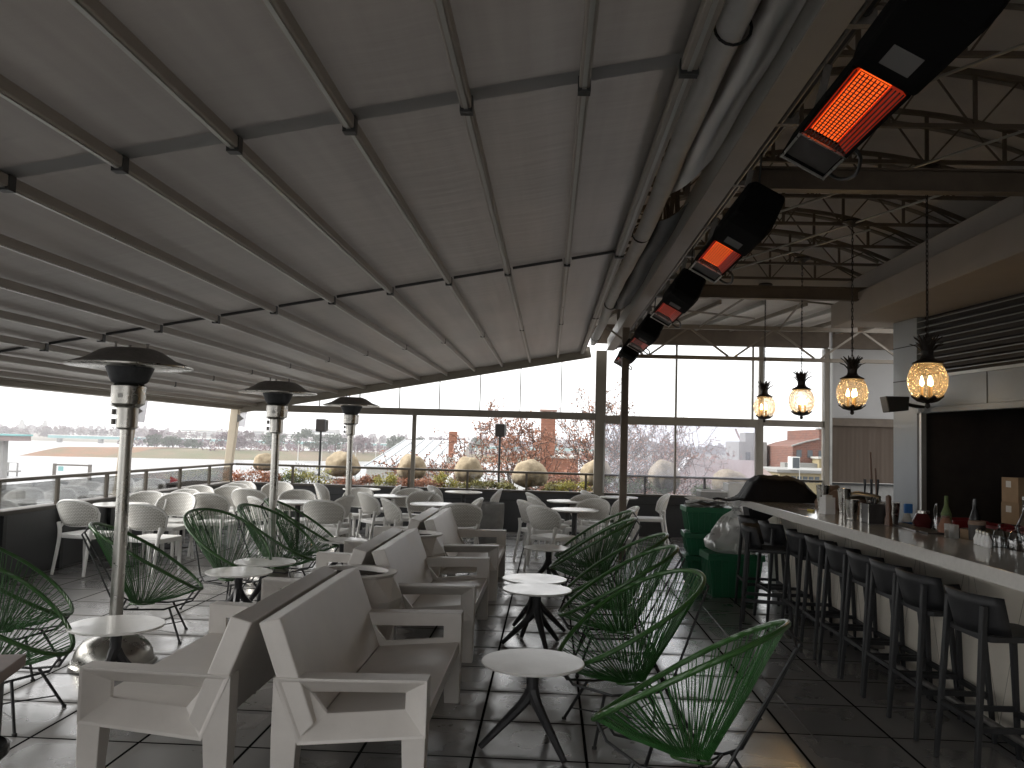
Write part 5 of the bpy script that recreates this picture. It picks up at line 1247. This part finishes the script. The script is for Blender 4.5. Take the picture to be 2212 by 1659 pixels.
IT = [(-252,556,6.5,5,'leaf_evergreen','left of the pair of dark evergreens on the brown island bank'), (-238,552,5.4,6,'leaf_evergreen','lower spreading evergreen at the island tip'), (-228,560,4.6,5,'leaf_evergreen','low dark evergreen right of the island tip pair'),
 (-222,640,9.5,7,'leaf_far','pale bare tree behind the island tip evergreens'), (-280,620,8.5,10,'leaf_purple','wide mauve bare tree at the left end of the island'), (-205,560,8,6,'leaf_purple','bare mauve tree left of the nearest heater pole'), (-190,540,7,5,'leaf_purple','small bare tree beside the island path'),
 (-178,575,9.0,7,'leaf_evergreen','dark evergreen hidden partly by the nearest heater pole'), (-158,575,11,7,'leaf_evergreen','tallest light green pine on the island meadow'), (-146,572,8,7,'leaf_evergreen','spreading green pine right of the tallest one'), (-136,575,8.5,7,'leaf_evergreen','green pine third from the tallest on the meadow'),
 (-116,570,8.5,8,'leaf_purple','round dark purple bare tree on the meadow'), (-98,590,9,6,'leaf_evergreen','evergreen left of the corner column'), (-84,600,8,6,'leaf_evergreen','evergreen right of the corner column'), (-64,610,8.5,9,'leaf_purple','reddish bare tree left of the middle heater'), (-46,640,9,7,'leaf_evergreen','dark evergreen behind the middle heater'),
 (-16,660,9,8,'leaf_purple','bare tree between the middle heater and the loudspeaker'), (6,640,9,8,'leaf_evergreen','evergreen beside the left loudspeaker pole'), (62,700,10,11,'leaf_evergreen','evergreen right of the farthest heater')]
for x, y, h, r, m_, lab in IT: tree('bare_tree' if 'bare' in lab else 'evergreen_tree', lab, (x*.95-8, y*.95, -9.9), h*1.25, r*1.25, m_, 760, (.9,1.9), .3, group='trees on the island')

# bare orange leaved trees close beyond the ledge
def bare_tree(label, loc, h, spread, m_, seed, leaves=1300, lean=0):
    t = thing('bare_tree', label, 'tree', loc, 0, 'bare trees beyond the ledge'); q = random.Random(seed)
    tr = MB(); tw = MB(); tips = []
    def grow(p, d, l, r, lev):
        n = 3; pts = [p]; rad = [r]
        for i in range(n):
            d = (d+Vector((q.gauss(0,.14),q.gauss(0,.14),q.gauss(0,.09)+.03))).normalized(); p = p+d*l/n; pts.append(p); rad.append(max(.010, r*(1-.40*(i+1)/n)))
        (tr if lev < 2 else tw).tube(pts, rad, 6 if lev < 2 else 3)
        if lev >= 2: tips.extend(pts[1:])
        if lev < 5:
            k = (5,4,4,3,2)[lev]
            for j in range(k):
                b = pts[q.choice((2,3,3)) if lev else 3]; a = q.uniform(0,6.28)
                side = d.orthogonal().normalized(); side.rotate(Matrix.Rotation(a+j*6.28/k, 3, d))
                nd = (d*q.uniform(.45,.9)+side*q.uniform(.5,1.0)*spread+Vector((0,0,.12))).normalized()
                grow(b, nd, l*q.uniform(.62,.82), rad[-1]*.72, lev+1)
    grow(Vector((0,0,0)), Vector((lean,0,1)).normalized(), h*.36, h*.026, 0)
    tr.build('trunk', 'bark', t, smooth=True); tw.build('twigs', 'bark', t)
    m = MB()
    for _ in range(leaves):
        p = q.choice(tips); m.leaf(p+Vector((q.gauss(0,.05),q.gauss(0,.05),q.gauss(0,.05))), q.uniform(.05,.11), q)
    m.build('crown', m_, t)
bare_tree('bare tree with rusty leaves spreading behind the right loudspeaker pole', (-.7, 26, -3.6), 6.4, 1.05, 'leaf_orange', 5, 12000, -.05)
bare_tree('bare thin dark trunked tree left of the thick post', (1.25, 27, -3.6), 6.2, .7, 'leaf_orange', 21, 5000, .02)
bare_tree('pinkish bare tree behind the brown post', (4.3, 36, -5.6), 8.3, .95, 'leaf_pink', 14, 8000, .0)
bare_tree('pinkish bare tree behind the misty window', (7.4, 40, -5.8), 7.4, .95, 'leaf_pink', 33, 7000, .05)

# buildings
t = thing('metal_roof_building', 'low building with a pale standing seam metal roof beyond the ledge', 'building', (-5.6, 36, 0))
A, B_, C_, D_ = (-1.9,-.9,.40), (1.75,-.9,.47), (1.75,5.0,1.55), (-1.3,5.0,1.50)
MB().hexa([(-1.95,-1,.34),(1.8,-1,.41),(1.8,5.2,1.50),(-1.35,5.2,1.44)], [(-1.95,-1,.40),(1.8,-1,.47),(1.8,5.2,1.56),(-1.35,5.2,1.50)]).build('roof', 'metal_roof', t)
for k in range(8):
    f = k/7; a = Vector((-1.95,-1,.40)).lerp(Vector((1.8,-1,.47)), f); b = Vector((-1.35,5.2,1.50)).lerp(Vector((1.8,5.2,1.56)), f); MB().bar(a+Vector((0,0,.02)), b+Vector((0,0,.02)), .035, .05).build('roof_seam', 'metal_roof', t)
MB().hexa([(-1.9,-.9,-14),(1.75,-.9,-14),(1.75,5,-14),(-1.9,5,-14)], [(-1.9,-.9,.335),(1.75,-.9,.40),(1.75,5,1.45),(-1.3,5,1.40)]).build('wall', 'stone_pale', t)
t = thing('flat_roof_building', 'pale flat roofed annex in front of the metal roof', 'building', (-3.0, 30, 0))
MB().box(-4.2, 4.6, 0, 5, -14, -.62).build('wall', 'stone_pale', t); MB().box(-4.35, 4.75, -.15, 5.1, -.619, -.45).build('parapet', 'concrete', t)
for k in range(3): MB().box(-3+2.6*k, -1.9+2.6*k, .6, 1.3, -.449, -.20).build('roof_unit', 'white_paint', t)
t = thing('roof_vent', 'curved white roof vent with a rusty cap beside the metal roof', 'vent', (-3.2, 28, -.45))
MB().tube(catmull([(0,0,0),(0,0,.55),(.25,0,.85),(.55,0,.95)], 5), .22, 12).build('pipe', 'white_paint', t, smooth=True); MB().lathe([(.12,0),(.12,.22),(.17,.24),(.17,.30),(0,.30)], 12, (.58,0,.98)).build('cap', 'brick_pale', t)
t = thing('chimney', 'small red brick chimney with a stepped side by the metal roof', 'chimney', (-3.84, 34, 0))
MB().box(-.15,.16,-.15,.15,1.45,1.91).build('stack', 'bricks', t); MB().box(-.15,.03,-.15,.15,.90,1.449).build('stack_base', 'bricks', t); MB().box(-.22,.10,-.22,.22,-8,.899).build('base', 'stone_pale', t)
t = thing('brick_building', 'red brick building with a tall square chimney behind the bare trees', 'building', (0, 43, 0))
MB().box(-.45,.27,-.4,.4,-8,3.12).build('chimney', 'bricks', t); MB().box(-.52,.34,-.47,.47,3.121,3.2).build('chimney_cap', 'brick_pale', t)
MB().box(.10,1.40,-1.4,4,-14,.82).build('wall', 'bricks', t); MB().box(.04,1.46,-1.46,4.1,.821,.92).build('coping', 'stone_pale', t); MB().box(-.44,.099,-1.2,3,-14,-.3).build('wing', 'bricks', t)
for k in range(2): MB().box(.35+.55*k,.65+.55*k,-1.43,-1.402,-1.4,-.6).build('window', 'window_dark', t)
t = thing('hip_roof_house', 'house with a broad dusty pink hipped roof behind the misty window', 'house', (7.6, 37, 0))
b = MB(); b.add([(-3.6,-3,-.75),(2.9,-3,-.75),(2.9,4,-.75),(-3.6,4,-.75),(-1.6,.5,1.05),(1.2,.5,1.05)], [(0,1,5,4),(1,2,5),(2,3,4,5),(3,0,4),(0,3,2,1)]); b.build('roof', 'roof_pink', t)
MB().box(-3.4,2.7,-2.8,3.8,-14,-.751).build('wall', 'stone_pale', t)
MB().bar((-3.55,-3.0,-.72),(-1.62,.42,1.08), .22, .10).build('ridge_snow_strip', 'white_paint', t)
t = thing('old_brick_building', 'old red brick building with a stepped roofline at the right window', 'building', (17.5, 60, 0))
MB().prism([(-.75,-14),(2.4,-14),(2.4,2.95),(1.05,2.95),(1.05,2.25),(.2,2.05),(-.75,1.72)], 'y', 0, 8).build('wall', 'bricks_old', t)
MB().prism([(-.8,1.73),(.2,2.06),(1.04,2.26),(1.04,2.34),(.2,2.14),(-.8,1.81)], 'y', -.12, .2).build('coping', 'concrete', t)
MB().box(.95,2.45,-.1,.5,2.951,3.04).build('coping', 'concrete', t)
MB().box(-1.6,.55,-1.2,-.05,-14,.62).build('annex', 'concrete', t); MB().box(.56,2.4,-1.6,-.05,-14,.95).build('annex', 'stucco_yellow', t); MB().box(.45,2.5,-1.75,-.04,.951,1.08).build('annex_roof', 'stone_pale', t)
for k in range(3): MB().box(-.5+.75*k,-.15+.75*k,-.04,-.002,1.0,1.5).build('window', 'window_dark', t)
for k in range(2): MB().box(.85+.7*k,1.25+.7*k,-1.64,-1.602,.2,.7).build('window', 'window_dark', t)
t = thing('grey_house', 'narrow grey stone house left of the old brick building', 'house', (15.6, 66, 0))
MB().box(-1.2,.9,0,5,-14,2.0).build('wall', 'concrete', t); MB().box(-.5,.5,1,3,2.001,2.7).build('dormer', 'concrete', t)
for k in range(2): MB().box(-.7+.8*k,-.35+.8*k,-.04,-.002,.6,1.2).build('window', 'window_dark', t)
t = thing('yellow_building', 'low yellow brick building with small windows below the old brick one', 'building', (13.4, 45, 0))
MB().box(-1.5,3.5,0,6,-14,.35).build('wall', 'stucco_yellow', t); MB().box(-1.65,3.6,-.12,6.1,.351,.50).build('cornice', 'concrete', t)
for k in range(5): MB().box(-.9+.3*k,-.68+.3*k,-.03,-.002,-.12,.18).build('window', 'window_dark', t)
MB().box(1.5,2.4,1,2,.551,.62).build('skylight', 'window_dark', t)
t = thing('air_conditioner', 'dark boxed air conditioner on the yellow building roof', 'air conditioner', (12.5, 44.7, .56))
MB().box(-.12,.32,-.1,.5,.0,.62).build('case', 'white_paint', t); MB().box(-.04,.30,-.125,-.1005,.05,.58).build('fan_grille', 'window_dark', t); MB().tube([(.28,-.2,.0),(.28,-.2,-.8)], .02, 6).build('pipe', 'alu', t)
t = thing('tower_crane', 'pale distant crane leaning over the right hand skyline', 'crane', (90, 400, -12))
MB().bar((0,0,0),(-1,0,14), 1.0, 1.0).build('mast', 'leaf_far', t); MB().bar((-1,0,14),(-4.5,0,21.5), .7, .7).build('jib', 'leaf_pink', t)
# bridge, far buildings and towers
t = thing('bridge', 'long pale teal girder bridge across the water', 'bridge', (-330, 900, 0))
MB().bar((-190,-30,-8.3),(420,150,-8.3), 8, 2.6).build('girder', 'teal', t); MB().bar((-190,-30,-6.6),(420,150,-6.6), 9, .5).build('deck', 'white_paint', t)
for k in range(16): MB().box(-180+38*k-1.5,-180+38*k+1.5,-27+11.2*k-3,-27+11.2*k+3,-14,-9.8).build('pier', 'concrete', t)
FBs = [(-640,1500,34,19,'white_paint','white slab tower far left of the corner column'), (-596,1480,52,17,'stone_pale','grey blue office block beside the white slab tower'), (-545,1460,40,12,'roof_pink','dark low block right of the office block'), (-500,1480,40,19,'concrete','stepped grey block near the corner column'), (-425,1440,120,17,'white_paint','wide white building with stepped top behind the middle heater'), (-395,1450,60,24,'concrete','grey block rising behind the wide white building')]
for x, y, w_, h, m_, lab in FBs:
    t = thing('far_building', lab, 'building', (x, y, -13)); MB().box(-w_/2,w_/2,0,30,0,h).build('wall', m_, t)
    for k in range(3): MB().box(-w_/2+2,w_/2-2,-.6,-.05,h*.35+k*h*.2,h*.35+k*h*.2+1.6).build('window_band', 'window_dark', t)
for x, lab in ((-948,'left of two tapered far towers on the horizon'), (-905,'right of two tapered far towers on the horizon')):
    tag(MB().hexa([(-7,-4,0),(7,-4,0),(7,4,0),(-7,4,0)],[(-1.4,-2,26.5),(2.2,-2,26.5),(2.2,2,26.5),(-1.4,2,26.5)]).build('tower', 'concrete', None, loc=(x,1500,-13)), lab, 'tower', 'towers on the horizon')
# pier, dolphins, sign, flag poles near the water
t = thing('pier', 'white railed walkway of the pier behind the left shrubs', 'pier', (0,0,0))
P0, P1 = Vector((-110,370,-12.6)), Vector((-34,215,-12.6))
MB().bar(P0, P1, 5, .5).build('deck', 'concrete', t)
for k in range(26):
    p = P0.lerp(P1, k/25); MB().box(p.x-.15,p.x+.15,p.y-.15,p.y+.15,-14.2,-10.6).build('pile', 'concrete', t)
MB().bar(P0+Vector((0,0,2)), P1+Vector((0,0,2)), .25, .2).build('handrail', 'white_paint', t)
for i in range(13):
    x = -92+4.4*i+rnd.uniform(-1,1); y = 300+rnd.uniform(-25,25)
    tag(MB().tube([(0,0,0),(.1,0,11.5+rnd.uniform(-1.5,1.5))], [.16,.07], 6).build('flag_pole', 'alu', None, loc=(x,y,-13.2)), 'thin pale flag pole in the row along the pier', 'flag pole', 'flag poles along the pier')
t = thing('dolphin_pier', 'grey landing stage with railings on the water at the left edge', 'pier', (-165, 262, -14))
MB().box(-16,-1,-2,2,1.2,1.7).build('deck', 'concrete', t)
for k in range(6): MB().box(-16+3*k-.2,-16+3*k+.2,-.2,.2,-.5,4.2).build('pile', 'concrete', t)
MB().box(-16,-1,-.1,.1,4.0,4.2).build('handrail', 'concrete', t)
t = thing('dock_gate', 'dark framed dock gate with a blue sign beside the landing stage', 'gate', (-150, 255, -14))
for x in (0, 11): MB().box(x-.4,x+.4,-.4,.4,0,4.6).build('gate_post', 'rail_brown', t)
MB().box(-.4,11.4,-.3,.3,4.0,4.5).build('gate_beam', 'rail_brown', t); MB().box(1.4,3.0,-.5,-.31,2.4,3.8).build('sign_board', 'teal', t); MB().box(0.5,10.5,-.2,.2,.6,1.0).build('lower_beam', 'rail_brown', t)
t = thing('control_tower', 'blue grey observation cabin on a post at the left picture edge', 'tower', (-132, 205, -14))
MB().box(-5,3.2,-3,3,12.0,13.2).build('cabin', 'roof_pink', t); MB().hexa([(-2.5,-1,0),(-1,-1,0),(-1,1,0),(-2.5,1,0)],[(-3.4,-1,12),(-1.2,-1,12),(-1.2,1,12),(-3.4,1,12)]).build('post', 'concrete', t); MB().box(-5.3,3.5,-3.3,3.3,13.201,13.6).build('roof', 'teal', t)
t = thing('boat', 'moored grey boat with a white sign and red pennant near the railing', 'boat', (-83, 172, -14))
MB().hexa([(-10,-2,0),(9,-2,0),(9,2,0),(-10,2,0)],[(-12,-2.6,1.8),(12,-2.6,1.8),(12,2.6,1.8),(-12,2.6,1.8)]).build('hull', 'concrete', t); MB().box(-5,4,-1.6,1.6,1.801,3.8).build('cabin', 'stone_pale', t)
for k in range(4): MB().box(-4.4+2.1*k,-3.2+2.1*k,-1.66,-1.605,2.5,3.3).build('window', 'window_dark', t)
MB().tube([(6,0,1.8),(6,0,6.5)], .1, 6).build('mast', 'alu', t); MB().prism([(6.1,6.3),(8.3,5.5),(6.1,5.0)], 'y', -.03, .03).build('pennant', 'red_flag', t)
t = thing('barge', 'flat grey barge with crates moored left of the boat', 'boat', (-110, 165, -14))
MB().box(-9,8,-3,3,0,1.2).build('hull', 'concrete', t)
for k in range(4): MB().box(-8+4*k,-5.5+4*k,-1.5,1.5,1.201,2.4+.5*(k % 2)).build('deck_crate', 'planter_grey' if k % 2 else 'stone_pale', t)

# the damp air over the river
hz, hn, hb = nodes('haze_air'); hn.nodes.remove(hb)
pv = hn.nodes.new('ShaderNodeVolumePrincipled'); pv.inputs['Color'].default_value = (.97, .97, 1, 1); pv.inputs['Density'].default_value = .00032
pv.inputs['Anisotropy'].default_value = .2
hn.links.new(pv.outputs[0], hn.nodes['Material Output'].inputs['Volume'])
ho = MB().box(-2200, 2200, -700, 2400, -16.5, 32).build('haze', 'haze_air'); ho['kind'] = 'stuff'
tag(ho, 'thin pale haze over the river and far shore', 'haze', None, 'stuff')
